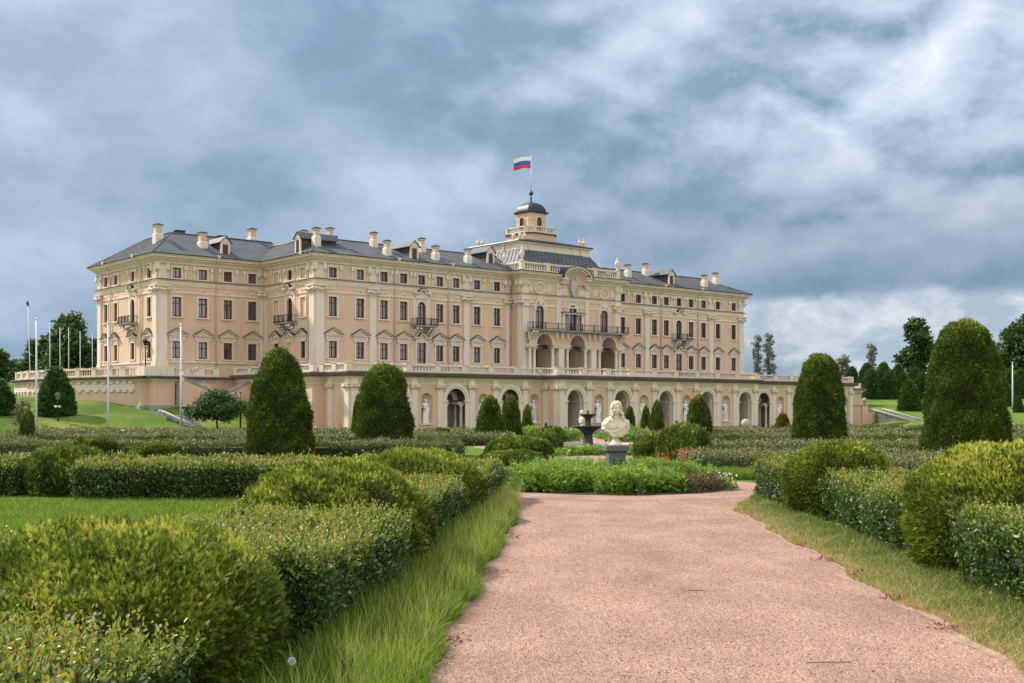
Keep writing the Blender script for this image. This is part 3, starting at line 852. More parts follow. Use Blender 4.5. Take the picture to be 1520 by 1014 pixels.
for x, y, z in [(-33.5, 11.0, 15.2), (-30.5, 9.35, 14.65), (-24.5, 12.4, 15.9), (33.5, 11.0, 15.2)]: chimney(x, y, z, h=1.12, w=.5, d=.5)
chimney(-24.95, 3.0, 14.7, h=1.05); chimney(-24.95, 1.1, 14.7, h=1.05)
for x, y in [(-31.0, 12.5), (-27.0, 13.0)]:
    c = MB(); c.box(-.35, .35, -.3, .3, 15.9, 16.35); c.box(-.42, .42, -.36, .36, 16.35, 16.42); c.build('roof_vent', M['darkmetal'], palace, (x, y, 0))
def dormer(x, y, zb, rz=0.0):
    d = MB(); w = .72
    d.box(-w / 2, w / 2, 0, 3.2, -.4, .95, 1)
    d.box(-w / 2 - .05, -w / 2 + .12, -.06, .05, -.4, .95, 0); d.box(w / 2 - .12, w / 2 + .05, -.06, .05, -.4, .95, 0); d.box(-w / 2, w / 2, -.05, .0, .82, .95, 0)
    d.extr_xz([(-w / 2 - .12, .95), (w / 2 + .12, .95), (0, 1.38)], -.08, .05, 0)
    o = d.build('dormer', [M['trim'], M['dirtwood']], palace, (x, y, zb), rz)
    r = MB()
    for q in (-1, 1):
        r.add([(q * (w / 2 + .22), -.16, .90), (0, -.16, 1.42), (0, 3.6, 1.42), (q * (w / 2 + .22), 3.2, .90), (q * (w / 2 + .22), -.16, .96), (0, -.16, 1.48), (0, 3.6, 1.48), (q * (w / 2 + .22), 3.2, .96)],
              [(0, 1, 2, 3), (4, 5, 6, 7), (0, 1, 5, 4), (0, 3, 7, 4)])
    r.build('roof', M['roof'], o)
    s = MB(); s.box(-.29, .29, -.04, .02, .0, .82); s.box(-.02, .02, -.06, .0, .0, .82); s.build('shutter', M['wood'], o)
for x, y in ((-16.3, .2), (-7.35, 1.3), (14.85, .25)): dormer(x, y, zmain(y))
dormer(-29.05, 8.3, 14.2)
dormer(-26.0, 2.05, 14.15, R(-90))
# steps up to the garden doors
for sg in (-1, 1):
    st = MB(); st.box(-1.1, 1.1, -2.0, -.1, FL, 5.1); st.box(-.9, .9, -1.5, -.1, 5.1, 5.42); st.build('door_steps', M['stone'], palace, (sg * 15.7, 0, 0))
# ------------------------------------------------------------------ arcaded terrace in front of the palace (same local frame)
terrace = tag(empty('arcaded_terrace', (OX, OY, 0), ROT),
              'long arcaded terrace wall with arches, niches and a balustrade below the palace', 'terrace')
def tpart(name, mb, m, loc=(0, 0, 0), rz=0.0): return mb.build(name, m, terrace, loc, rz)
YS, YC, XC, XE = -10.76, -12.6, 11.9, 29.4
ARCH_S = [15.25, 20.4, 25.55]; NICHE_S = [12.85, 17.8, 23.0, 28.2]
ARCH_C = [-10.25, -5.13, 0, 5.13, 10.25]; NICHE_C = [-7.7, -2.6, 2.6, 7.7]
ZA, ZW = 3.33, 4.06
def arc_wall(s0, s1, arches, niches, y):
    w = MB()
    ops = [(c, 1.7, 0.0, ZA, True) for c in arches] + [(c, 1.04, 0.82, 2.98, True) for c in niches]
    wall(w, s0, s1, 0, ZW, ops, depth=.02)
    tpart('wall', w, M['wall'], (0, y, 0))
    # niches: half cylinder closed by a quarter sphere
    for c in niches:
        nb = MB(); r, zb, zs = .52, .82, 2.46; n = 10
        A = [math.pi * k / n for k in range(n + 1)]
        for a, b in zip(A, A[1:]):
            nb.quad((r * math.cos(a), r * .85 * math.sin(a), zb), (r * math.cos(b), r * .85 * math.sin(b), zb), (r * math.cos(b), r * .85 * math.sin(b), zs), (r * math.cos(a), r * .85 * math.sin(a), zs))
        B = [math.pi / 2 * k / 6 for k in range(7)]
        for e, f in zip(B, B[1:]):
            for a, b in zip(A, A[1:]):
                P = lambda a_, e_: (r * math.cos(a_) * math.cos(e_), r * .85 * math.sin(a_) * math.cos(e_), zs + r * math.sin(e_))
                nb.quad(P(a, e), P(b, e), P(b, f), P(a, f))
        nb.add([(-.52, 0, zb), (.52, 0, zb)] + [(r * math.cos(a), r * .85 * math.sin(a), zb) for a in A], [tuple(range(13))])
        nb.box(-.62, .62, -.1, .02, .72, .82, 1)
        for v in range(0): pass
        tpart('niche', nb, [M['wall'], M['trim']], (c, y, 0))
    for c in arches:
        t = MB()
        t.ring(0, 2.48, .85, .99, -.05, .0, n=18); t.ring(0, 2.48, .99, 1.2, -.1, .0, n=18)
        for q in (-1, 1):
            x0, x1 = sorted((q * .85, q * 1.2))
            t.box(x0, x1, -.06, 0, .36, 2.36)
            x0, x1 = sorted((q * .80, q * 1.26)); t.box(x0, x1, -.13, .1, 2.36, 2.48)
        tpart('archivolt', t, M['white'], (c, y, 0))
arc_wall(-XE, -XC, [-a for a in ARCH_S], [-a for a in NICHE_S], YS)
arc_wall(XC, XE, ARCH_S, NICHE_S, YS)
arc_wall(-XC, XC, ARCH_C, NICHE_C, YC)
for q in (-1, 1):
    w = MB(); x = q * XC; w.quad((x, YC, 0), (x, YS, 0), (x, YS, ZW), (x, YC, ZW)); tpart('wall', w, M['wall'])
    w = MB(); x = q * XE; w.quad((x, YS, 0), (x, -7.5, 0), (x, -7.5, ZW), (x, YS, ZW))
    x0, x1 = sorted((q * XE, q * 30.4))
    w.quad((x0, -7.5, 0), (x1, -7.5, 0), (x1, -7.5, ZW), (x0, -7.5, ZW))
    x = q * 30.4; w.quad((x, -7.5, 0), (x, 4, 0), (x, 4, ZW), (x, -7.5, ZW)); tpart('wall', w, M['wall'])
# inner rooms behind the arches
for c in ARCH_S:
    for sg in (-1, 1):
        g = MB(); cx = sg * c
        g.quad((cx - 2.1, YS + 2.0, 0), (cx + 2.1, YS + 2.0, 0), (cx + 2.1, YS + 2.0, 3.7), (cx - 2.1, YS + 2.0, 3.7))
        for q in (-1, 1): g.quad((cx + q * 2.1, YS + .02, 0), (cx + q * 2.1, YS + 2.0, 0), (cx + q * 2.1, YS + 2.0, 3.7), (cx + q * 2.1, YS + .02, 3.7))
        for q in (-1, 1): g.quad((cx + q * .85, YS + .02, 0), (cx + q * 2.1, YS + .02, 0), (cx + q * 2.1, YS + .02, 3.7), (cx + q * .85, YS + .02, 3.7))
        g.quad((cx - 2.1, YS, 3.7), (cx + 2.1, YS, 3.7), (cx + 2.1, YS + 2.0, 3.7), (cx - 2.1, YS + 2.0, 3.7))
        g.ring(cx, 2.48, .5, .85, YS + .9, YS + 1.1, n=14)
        for q in (-1, 1):
            x0, x1 = sorted((cx + q * .46, cx + q * 1.5))
            g.box(x0, x1, YS + .3, YS + 1.1, 2.14, 2.36); 
        g.box(cx - .46, cx + .46, YS + 1.3, YS + 1.5, 2.2, 2.38)
        g.quad((cx - 2.1, YS - .3, .015), (cx + 2.1, YS - .3, .015), (cx + 2.1, YS + 2.0, .015), (cx - 2.1, YS + 2.0, .015))  # pale floor slab, added to bounce light into the room
        tpart('grotto', g, M['grotto'])
        for dx in (-.68, .68):
            for dy in (.28, .95):
                k = MB(); k.lathe([(.15, 0), (.15, .12), (.105, .18), (.11, 1.0), (.095, 1.95), (.13, 2.02), (.15, 2.14)], cx + dx, YS + dy, 0, 10)
                tpart('grotto_column', k, M['grotto'])
for c in ARCH_C:
    g = MB()
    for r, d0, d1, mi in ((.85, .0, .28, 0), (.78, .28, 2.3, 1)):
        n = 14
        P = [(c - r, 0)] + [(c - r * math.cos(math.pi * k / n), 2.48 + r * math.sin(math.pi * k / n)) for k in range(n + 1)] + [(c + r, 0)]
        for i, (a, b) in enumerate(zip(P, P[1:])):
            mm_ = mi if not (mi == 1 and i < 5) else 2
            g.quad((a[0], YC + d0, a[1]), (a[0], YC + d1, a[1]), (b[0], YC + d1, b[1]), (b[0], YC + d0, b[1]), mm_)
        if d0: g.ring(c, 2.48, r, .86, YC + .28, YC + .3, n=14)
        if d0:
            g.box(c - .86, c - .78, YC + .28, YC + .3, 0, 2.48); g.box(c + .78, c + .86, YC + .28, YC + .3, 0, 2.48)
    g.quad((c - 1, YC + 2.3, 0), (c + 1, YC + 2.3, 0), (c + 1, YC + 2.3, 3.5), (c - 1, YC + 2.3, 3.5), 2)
    g.quad((c - 1, YC - .3, .015), (c + 1, YC - .3, .015), (c + 1, YC + 2.3, .015), (c - 1, YC + 2.3, .015), 1)  # pale slab again, added to bounce light inside the passage
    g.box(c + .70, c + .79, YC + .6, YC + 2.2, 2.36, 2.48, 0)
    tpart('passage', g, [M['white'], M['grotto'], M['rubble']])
# pilasters
pm = MB()
pm.box(-.25, .25, -.11, .02, .36, 3.26)
pb = MB(); pb.box(-.31, .31, -.18, .02, 0.0, .36); 
pcap = MB()
pcap.box(-.29, .29, -.16, .02, 3.26, 3.31); pcap.extr_xz([(-.24, 3.31), (.24, 3.31), (.34, 3.52), (-.34, 3.52)], -.2, .02); pcap.box(-.4, .4, -.27, .02, 3.52, 3.58)
for q in (-1, 1):
    pcap.tube([(q * .28, -.26, 3.40), (q * .28, 0, 3.40)], .11, 8)
pcap.tube([(-.12, -.24, 3.42), (.12, -.24, 3.42)], .08, 6)
pent = MB(); pent.box(-.26, .26, -.10, .02, 3.58, 4.0)
PMs = [pm.mesh('pilaster', M['white']), pb.mesh('base', M['stone']), pcap.mesh('capital', M['trim']), pent.mesh('attic_strip', M['trim'])]
def tpil(u, y, rz=0.0):
    a = mesh_obj('pilaster', PMs[0], terrace, (u, y, 0), rz)
    for k, nme in ((1, 'base'), (2, 'capital'), (3, 'attic_strip')): mesh_obj(nme, PMs[k], a)
for c in ARCH_C:
    for q in (-1, 1): tpil(c + q * 1.44, YC)
for c in ARCH_S:
    for sg in (-1, 1):
        for q in (-1, 1): tpil(sg * (c + q * 1.45), YS)
for sg in (-1, 1):
    tpil(sg * 29.1, YS); tpil(sg * XC, YC + .3, R(90) * sg); tpil(sg * XC, YS - .3, R(90) * sg)
    tpil(sg * XE, YS + .3, R(90) * sg); tpil(sg * XE, -8.3, R(90) * sg)
    nb = MB(); nb.box(-.3, .3, -.02, .02, .8, 2.4); nb.ring(0, 2.4, .0, .3, -.02, .02, n=10)
    nb.build('blind_niche', mat('niche_shade', (.6, .39, .225), .85), terrace, (sg * XE, -9.5, 0), R(90) * sg)
# entablature, plinth, cornice, floor, balustrade
TL = [(-30.4, 4), (-30.4, -7.5), (-XE, -7.5), (-XE, YS), (-XC, YS), (-XC, YC), (XC, YC), (XC, YS), (XE, YS), (XE, -7.5), (30.4, -7.5), (30.4, 4)]
b = MB(); b.sweep(TL, [(0, 3.86), (.05, 3.88), (.05, 3.95), (.12, 4.0), (.12, 4.06), (.22, 4.10), (.0, 4.11)]); tpart('string_course', b, M['trim'])
b = MB(); b.sweep(TL, [(0, 3.56), (.04, 3.57), (.04, 3.61), (0, 3.62)]); tpart('string_course', b, M['trim'])
b = MB(); b.sweep(TL, [(0, 4.112), (.34, 4.112), (.4, 4.2), (.46, 4.36), (.4, 4.42), (0, 4.43)]); tpart('cornice', b, M['darkstone'])
# plinth is interrupted by the arches
b = MB()
def plinth(s0, s1, holes, y):
    xs = [s0]
    for h in sorted(holes): xs += [h - 1.2, h + 1.2]
    xs.append(s1)
    for i in range(0, len(xs), 2): b.box(xs[i], xs[i + 1], y - .1, y - .002, -.3, .36)
plinth(-XC, XC, ARCH_C, YC)
for sg in (-1, 1):
    plinth(*sorted((sg * XC, sg * XE)), [sg * a for a in ARCH_S], YS)
    x0, x1 = sorted((sg * (XE + .001), sg * (XE + .1))); b.box(x0, x1, YS - .1, -7.5, -.3, .36)
    x0, x1 = sorted((sg * (XC + .001), sg * (XC + .1))); b.box(x0, x1, YC - .1, YS - .1, -.3, .36)
tpart('plinth', b, M['stone'])
b = MB(); b.extr_xy(TL, 4.3, 4.405); tpart('terrace_floor', b, M['stone'])
b = MB()
H_ = .56
def tb_(p0, p1, bays, e=(True, True)): balustrade(b, p0, p1, 4.44, H_, bays, w=.24, pier=.5, ends=e)
tb_((-XE, YS + .2), (-XC - .2, YS + .2), 7); tb_((-XC, YC + .2), (XC, YC + .2), 9); tb_((XC + .2, YS + .2), (XE, YS + .2), 7)
tb_((-XC, YC + .2), (-XC, YS + .2), 1, (False, False)); tb_((XC, YC + .2), (XC, YS + .2), 1, (False, False))
tb_((-XE, YS + .2), (-XE, -7.3), 2, (False, True)); tb_((XE, YS + .2), (XE, -7.3), 2, (False, True))
tb_((-30.2, -7.3), (-30.2, 4), 5); tb_((30.2, -7.3), (30.2, 4), 5)
tpart('balustrade', b, M['trim'])

# ------------------------------------------------------------------ terrace wall of the left wing
lt = tag(empty('curved_terrace_wall', (OX, OY, 0), ROT), 'curved peach retaining wall with balustrade below the left wing of the palace', 'wall')
FZ = 4.25
CURVE = [(-39.9, 25.5), (-40.4, 21), (-40.3, 16.5), (-39.6, 12), (-38.6, 8), (-37.75, 5.2)]
LW = CURVE + [(-37.75, 4.3), (-37.2, 4.3), (-37.2, 3.4), (-35.5, 3.4), (-35.5, 4.0), (-30.4, 4.0)]
b = MB(); b.sweep(LW, [(0, .5), (0, FZ - .3)]); b.build('wall', M['wall'], lt)
b = MB(); b.sweep(LW, [(0, FZ - .36), (.1, FZ - .33), (.1, FZ - .25), (.24, FZ - .2), (.0, FZ - .19)]); b.build('string_course', M['trim'], lt)
b = MB(); b.sweep(LW, [(0, FZ - .19), (.36, FZ - .185), (.42, FZ - .06), (.4, FZ), (0, FZ + .01)]); b.build('cornice', M['darkstone'], lt)
b = MB()
for (x0, y0), (x1, y1) in zip(CURVE, CURVE[1:]):
    n = 4
    for k in range(n):
        t = (k + .5) / n; x, y = x0 + (x1 - x0) * t, y0 + (y1 - y0) * t
        dx, dy = x1 - x0, y1 - y0; l = math.hypot(dx, dy); dx, dy = dx / l, dy / l; nx, ny = dy, -dx
        for zz0, zz1, oo in ((FZ - .55, FZ - .36, .16), (FZ - 1.15, FZ - 1.0, .12)):
            b.extr_xy([(x - dx * .22, y - dy * .22), (x - dx * .22 + nx * oo, y - dy * .22 + ny * oo), (x + dx * .22 + nx * oo, y + dy * .22 + ny * oo), (x + dx * .22, y + dy * .22)], zz0, zz1)
b.sweep(CURVE, [(0, FZ - 1.02), (.09, FZ - 1.0), (.09, FZ - .56), (0, FZ - .55)])
b.build('corbel_band', M['white'], lt)
b = MB(); b.extr_xy(LW + [(-30.4, 25.5)], FZ - .1, FZ - .01); b.build('terrace_floor', M['stone'], lt)
b = MB()
INS = [(x + .25, y + .1) for x, y in CURVE]
for p, q in zip(INS, INS[1:]): balustrade(b, p, q, FZ + .01, .68, 2 if p[1] > 8 else 1, w=.24, pier=.5, ends=(True, False))
balustrade(b, (-35.5, 4.2), (-31.9, 4.2), FZ + .01, .68, 3, w=.24, pier=.5)
obox(b, (-37.5, 3.75), (-35.5, 3.75), .5, FZ + .01, FZ + .72); obox(b, (-37.5, 4.9), (-37.5, 3.6), .5, FZ + .01, FZ + .715)
b.build('balustrade', M['trim'], lt)
b = MB(); b.sweep(LW, [(.0, 1.0), (.1, 1.0), (.1, 2.1), (0, 2.13)]); b.build('plinth', M['stone'], lt)
b = MB(); b.ring(0, 0, .62, .86, -.08, .01, n=12); b.add([(.62 * math.cos(math.pi * k / 12), -.01, .62 * math.sin(math.pi * k / 12)) for k in range(13)], [tuple(range(13))], 1)
b.box(-.1, .1, -.12, .01, .8, 1.1)
b.build('arched_doorway', [M['white'], M['rubble']], lt, (-33.0, 4.0, 2.95))

# stair flights against that wall: sloping copings over peach cheeks
def flight(thing_, pts, y0, y1, base, m=None):
    """stair flight following (x, z) points between two depths, with stone copings and treads"""
    c = MB()
    for (xa, za), (xb, zb) in zip(pts, pts[1:]):
        c.add([(xa, y0, base), (xb, y0, base), (xb, y0, zb - .12), (xa, y0, za - .12), (xa, y0 + .25, base), (xb, y0 + .25, base), (xb, y0 + .25, zb - .12), (xa, y0 + .25, za - .12)],
              [(0, 1, 2, 3), (4, 5, 6, 7), (0, 1, 5, 4), (1, 2, 6, 5), (2, 3, 7, 6), (3, 0, 4, 7)], 0)
        c.add([(xa, y0 - .08, za - .12), (xb, y0 - .08, zb - .12), (xb, y0 - .08, zb), (xa, y0 - .08, za), (xa, y0 + .33, za - .12), (xb, y0 + .33, zb - .12), (xb, y0 + .33, zb), (xa, y0 + .33, za)],
              [(0, 1, 2, 3), (4, 5, 6, 7), (0, 1, 5, 4), (1, 2, 6, 5), (2, 3, 7, 6), (3, 0, 4, 7)], 1)
        n = max(3, int(abs(zb - za) / .17))
        for k in range(n):
            xs = xa + (xb - xa) * k / n; xe = xa + (xb - xa) * (k + 1) / n
            z = min(za + (zb - za) * k / n, za + (zb - za) * (k + 1) / n) - .45
            c.box(min(xs, xe), max(xs, xe), y0 + .34, y1, base, z + .17, 1)
    return c
st = tag(empty('terrace_staircase', (OX, OY, 0), ROT), 'zigzag stone staircase with sloping copings against the peach wall of the left wing', 'staircase')
flight(st, [(-35.4, 4.15), (-32.9, 3.15)], 2.2, 3.98, 2.0).build('upper_flight', [M['wall'], M['stone']], st)
flight(st, [(-32.3, 3.1), (-29.6, 4.3)], 1.6, 2.9, 1.2).build('middle_flight', [M['wall'], M['stone']], st)
flight(st, [(-32.6, 3.05), (-29.4, 1.0)], -.2, 1.2, 0.2).build('lower_flight', [M['wall'], M['stone']], st)

M['palestone'] = mat('pale_stone', (.42, .41, .40), .8, var=.2, streak=.3)
# ------------------------------------------------------------------ small garden stairs and side walls
def stairway(name, label, loc, rz, w, run, rise, n):
    o = tag(empty(name, loc, rz), label, 'stairs')
    t = MB()
    for k in range(n):
        t.box(-w / 2, w / 2, run * k / n, run, rise * k / n - .3, rise * (k + 1) / n)
    t.build('steps', M['stone'], o)
    for q in (-1, 1):
        c = MB(); x = q * (w / 2 + .16)
        c.tube([(x, -.3, .16), (x, run, rise + .2), (x, run + .4, rise + .22)], .075, 8)
        c.tube([(x - .12, run + .45, rise + .24), (x + .12, run + .45, rise + .24)], .12, 9)
        c.build('side_rail', M['palestone'], o)
    return o
stairway('garden_stairs', 'grey garden stairs with white stone rails climbing the left lawn bank', (-19.6, 78.6, .1), R(52), 1.5, 4.6, 1.35, 10)
stairway('garden_stairs', 'short grey stairs at the left corner of the arcade, behind the tall topiary cone', (-12.9, 78.2, 0.0), R(48), 1.4, 2.6, .75, 6)
stairway('garden_stairs', 'grey stairs with white scrolled rails cut in the right lawn bank', (40.6, 117.5, .42), R(30), 1.6, 5.0, 1.1, 9)
sw = tag(empty('garden_wall', (36.2, 122.0, 0), R(-5)), 'low peach wall with sloping white coping and a ball finial by the right end of the arcade', 'wall')
b = MB(); b.extr_xz([(-2.6, .2), (-2.6, 1.6), (-.9, 2.15), (0, 2.15), (0, .2)], 0, .3, 0); b.extr_xz([(.55, .2), (.55, 1.95), (2.5, 1.0), (2.5, .2)], 0, .3, 0); b.build('cheek', M['wall'], sw)
b = MB(); b.box(0, .6, -.15, .45, .2, 2.2, 0); b.box(-.06, .66, -.2, .5, 2.2, 2.32, 1); b.build('pier', [M['wall'], M['stone']], sw)
b = MB(); b.extr_xz([(-2.65, 1.6), (-.9, 2.15), (0, 2.15), (0, 2.26), (-.95, 2.26), (-2.65, 1.72)], -.06, .36); b.extr_xz([(.6, 1.95), (2.6, .98), (2.6, 1.1), (.6, 2.07)], -.06, .36); b.build('coping', M['stone'], sw)
b = MB(); b.lathe([(0, 2.32), (.2, 2.32), (.1, 2.42), (.24, 2.55), (.28, 2.72), (.2, 2.9), (.06, 2.98), (0, 3.0)], .3, .15, 0, 12); b.build('ball_finial', M['stone'], sw)
rb = tag(empty('terrace_end_wall', (OX, OY, 0), ROT), 'peach end wall with dentil cornice standing behind the right end of the arcade', 'wall')
b = MB(); b.box(44, 51.2, 2.5, 9, .5, 4.0); b.build('wall', M['wall'], rb)
RL = [(44, 9), (44, 2.5), (51.2, 2.5), (51.2, 9)]
b = MB(); b.sweep(RL, [(0, 3.75), (.12, 3.8), (.12, 3.9), (.4, 4.0), (.4, 4.05), (0, 4.06)])
for k in range(14): b.box(44.2 + k * .5, 44.42 + k * .5, 2.22, 2.5, 3.72, 3.98)
b.build('cornice', M['trim'], rb)
b = MB(); b.sweep(RL, [(0, 4.062), (.48, 4.066), (.5, 4.25), (0, 4.26)]); b.extr_xy(RL, 4.0, 4.255); b.build('lead_ledge', M['darkstone'], rb)
b = MB(); balustrade(b, (44.2, 2.75), (51, 2.75), 4.26, .6, 4); balustrade(b, (51, 2.75), (51, 9), 4.26, .6, 3, ends=(False, True)); b.build('balustrade', M['trim'], rb)
# ------------------------------------------------------------------ carved figures: overlapping capsules fused into one skin
class Clay:
    def __init__(s): s.mb = MB()
    def ell(s, c, r, rot=(0, 0, 0), n=14):
        from mathutils import Euler
        Rm = Euler([R(a) for a in rot]).to_matrix(); c = Vector(c)
        vs, fs = [], []
        m = n // 2
        for i in range(m + 1):
            th = math.pi * i / m
            for k in range(n):
                a = 2 * math.pi * k / n
                p = Vector((r[0] * math.sin(th) * math.cos(a), r[1] * math.sin(th) * math.sin(a), r[2] * math.cos(th)))
                vs.append(tuple(c + Rm @ p))
        for i in range(m):
            for k in range(n):
                k2 = (k + 1) % n
                fs.append((i * n + k, (i + 1) * n + k, (i + 1) * n + k2, i * n + k2))
        s.mb.add(vs, fs)
    def cap(s, pts, rad, n=9):
        """tapered limb through points, rounded at joints"""
        if not hasattr(rad, '__len__'): rad = [rad] * len(pts)
        s.mb.tube(pts, rad, n)
        for p, r in zip(pts, rad): s.ell(p, (r, r, r), n=8)
    def mesh(s, name, m, voxel, smooth=2, scale=1.0):
        me = s.mb.mesh(name, m)
        o = bpy.data.objects.new('clay', me); col.objects.link(o)
        md = o.modifiers.new('r', 'REMESH'); md.mode = 'VOXEL'; md.voxel_size = voxel; md.use_smooth_shade = True
        sm = o.modifiers.new('s', 'SMOOTH'); sm.iterations = smooth; sm.factor = .5
        dg = bpy.context.evaluated_depsgraph_get()
        out = bpy.data.meshes.new_from_object(o.evaluated_get(dg), depsgraph=dg)
        out.name = name
        bpy.data.objects.remove(o); bpy.data.meshes.remove(me)
        return out

def statue_mesh(pose):
    """standing draped figure about 1.75 m with its base, facing -y"""
    c = Clay(); f = 1 if pose in (0, 2) else -1
    c.mb.box(-.24, .24, -.2, .2, 0, .09)
    hip = .05 * f
    # legs under cloth, weight on one leg
    c.cap([(-.09, 0, .1), (-.1 + hip, .0, .5), (-.08 + hip, .02, .92)], [.075, .085, .13])
    c.cap([(.13, -.06, .1), (.12 + hip, -.1, .5), (.08 + hip, 0, .92)], [.07, .08, .13])
    c.ell((-.09, -.09, .12), (.05, .11, .045)); c.ell((.14, -.15, .12), (.05, .11, .045))
    c.ell((hip, .01, .95), (.19, .14, .17)); c.ell((hip * .5, .0, 1.14), (.15, .115, .17))
    c.ell((0, 0, 1.32), (.185, .125, .17)); c.ell((-.08, -.08, 1.34), (.08, .07, .08)); c.ell((.08, -.08, 1.34), (.08, .07, .08))
    c.cap([(-.19, .01, 1.43), (.19, .01, 1.43)], .07)
    c.cap([(0, .01, 1.42), (0.01 * f, -.01, 1.56)], [.065, .055])
    hx = .015 * f
    c.ell((hx, -.02, 1.66), (.082, .10, .115)); c.ell((hx, .02, 1.69), (.095, .105, .11)); c.ell((hx + .03 * f, -.12, 1.65), (.018, .03, .03)); c.ell((hx, .1, 1.67), (.06, .06, .06))
    if pose == 0:    # one hand raised to the breast, the other holding the mantle
        c.cap([(-.24, .02, 1.41), (-.3, .0, 1.16), (-.12, -.15, 1.22)], [.06, .05, .04]); c.ell((-.08, -.17, 1.25), (.04, .035, .05))
        c.cap([(.24, .02, 1.41), (.31, .02, 1.15), (.27, -.1, .93)], [.06, .05, .04]); c.ell((.26, -.12, .88), (.035, .045, .06))
    elif pose == 1:  # both arms low, cloak across
        c.cap([(-.24, .02, 1.41), (-.32, .03, 1.14), (-.28, -.05, .9)], [.06, .05, .04]); c.ell((-.27, -.08, .85), (.035, .045, .06))
        c.cap([(.24, .02, 1.41), (.28, -.05, 1.2), (.08, -.18, 1.08)], [.06, .05, .04]); c.ell((.04, -.19, 1.08), (.05, .035, .04))
    else:            # hand to the head side, other on the hip
        c.cap([(-.24, .02, 1.42), (-.34, -.08, 1.3), (-.2, -.16, 1.46)], [.06, .05, .04]); c.ell((-.17, -.16, 1.52), (.035, .035, .05))
        c.cap([(.24, .02, 1.41), (.35, .03, 1.18), (.2, -.06, 1.0)], [.06, .05, .04]); c.ell((.18, -.08, .98), (.05, .045, .035))
    # cloth: skirt folds and a mantle over the shoulder
    for k in range(9):
        a = math.pi * (k / 8) + math.pi
        x, y = .21 * math.cos(a), .15 * math.sin(a)
        if pose == 2 and k < 4: continue
        c.cap([(x * .8 + hip, y * .85, 1.02), (x * 1.02 + hip * .6, y * 1.05, .6), (x * 1.12, y * 1.2, .13)], [.035, .042, .05], 6)
    for k in range(5):
        t = k / 4
        c.cap([(-.2 * f, -.08 - .02 * k, 1.38 - .03 * k), (-.05 * f, -.15, 1.2 - .06 * k), (.2 * f, -.1, 1.02 - .05 * k)], .028, 6)
    c.cap([(.22 * f, .06, 1.3), (.27 * f, .08, .8), (.25 * f, .08, .15)], [.06, .075, .09], 7)
    if pose == 2: c.cap([(-.25, .1, .1), (-.22, .1, .55), (-.16, .08, .85)], [.1, .08, .05], 7)
    return c.mesh('statue', M['marble'], .016, 1)

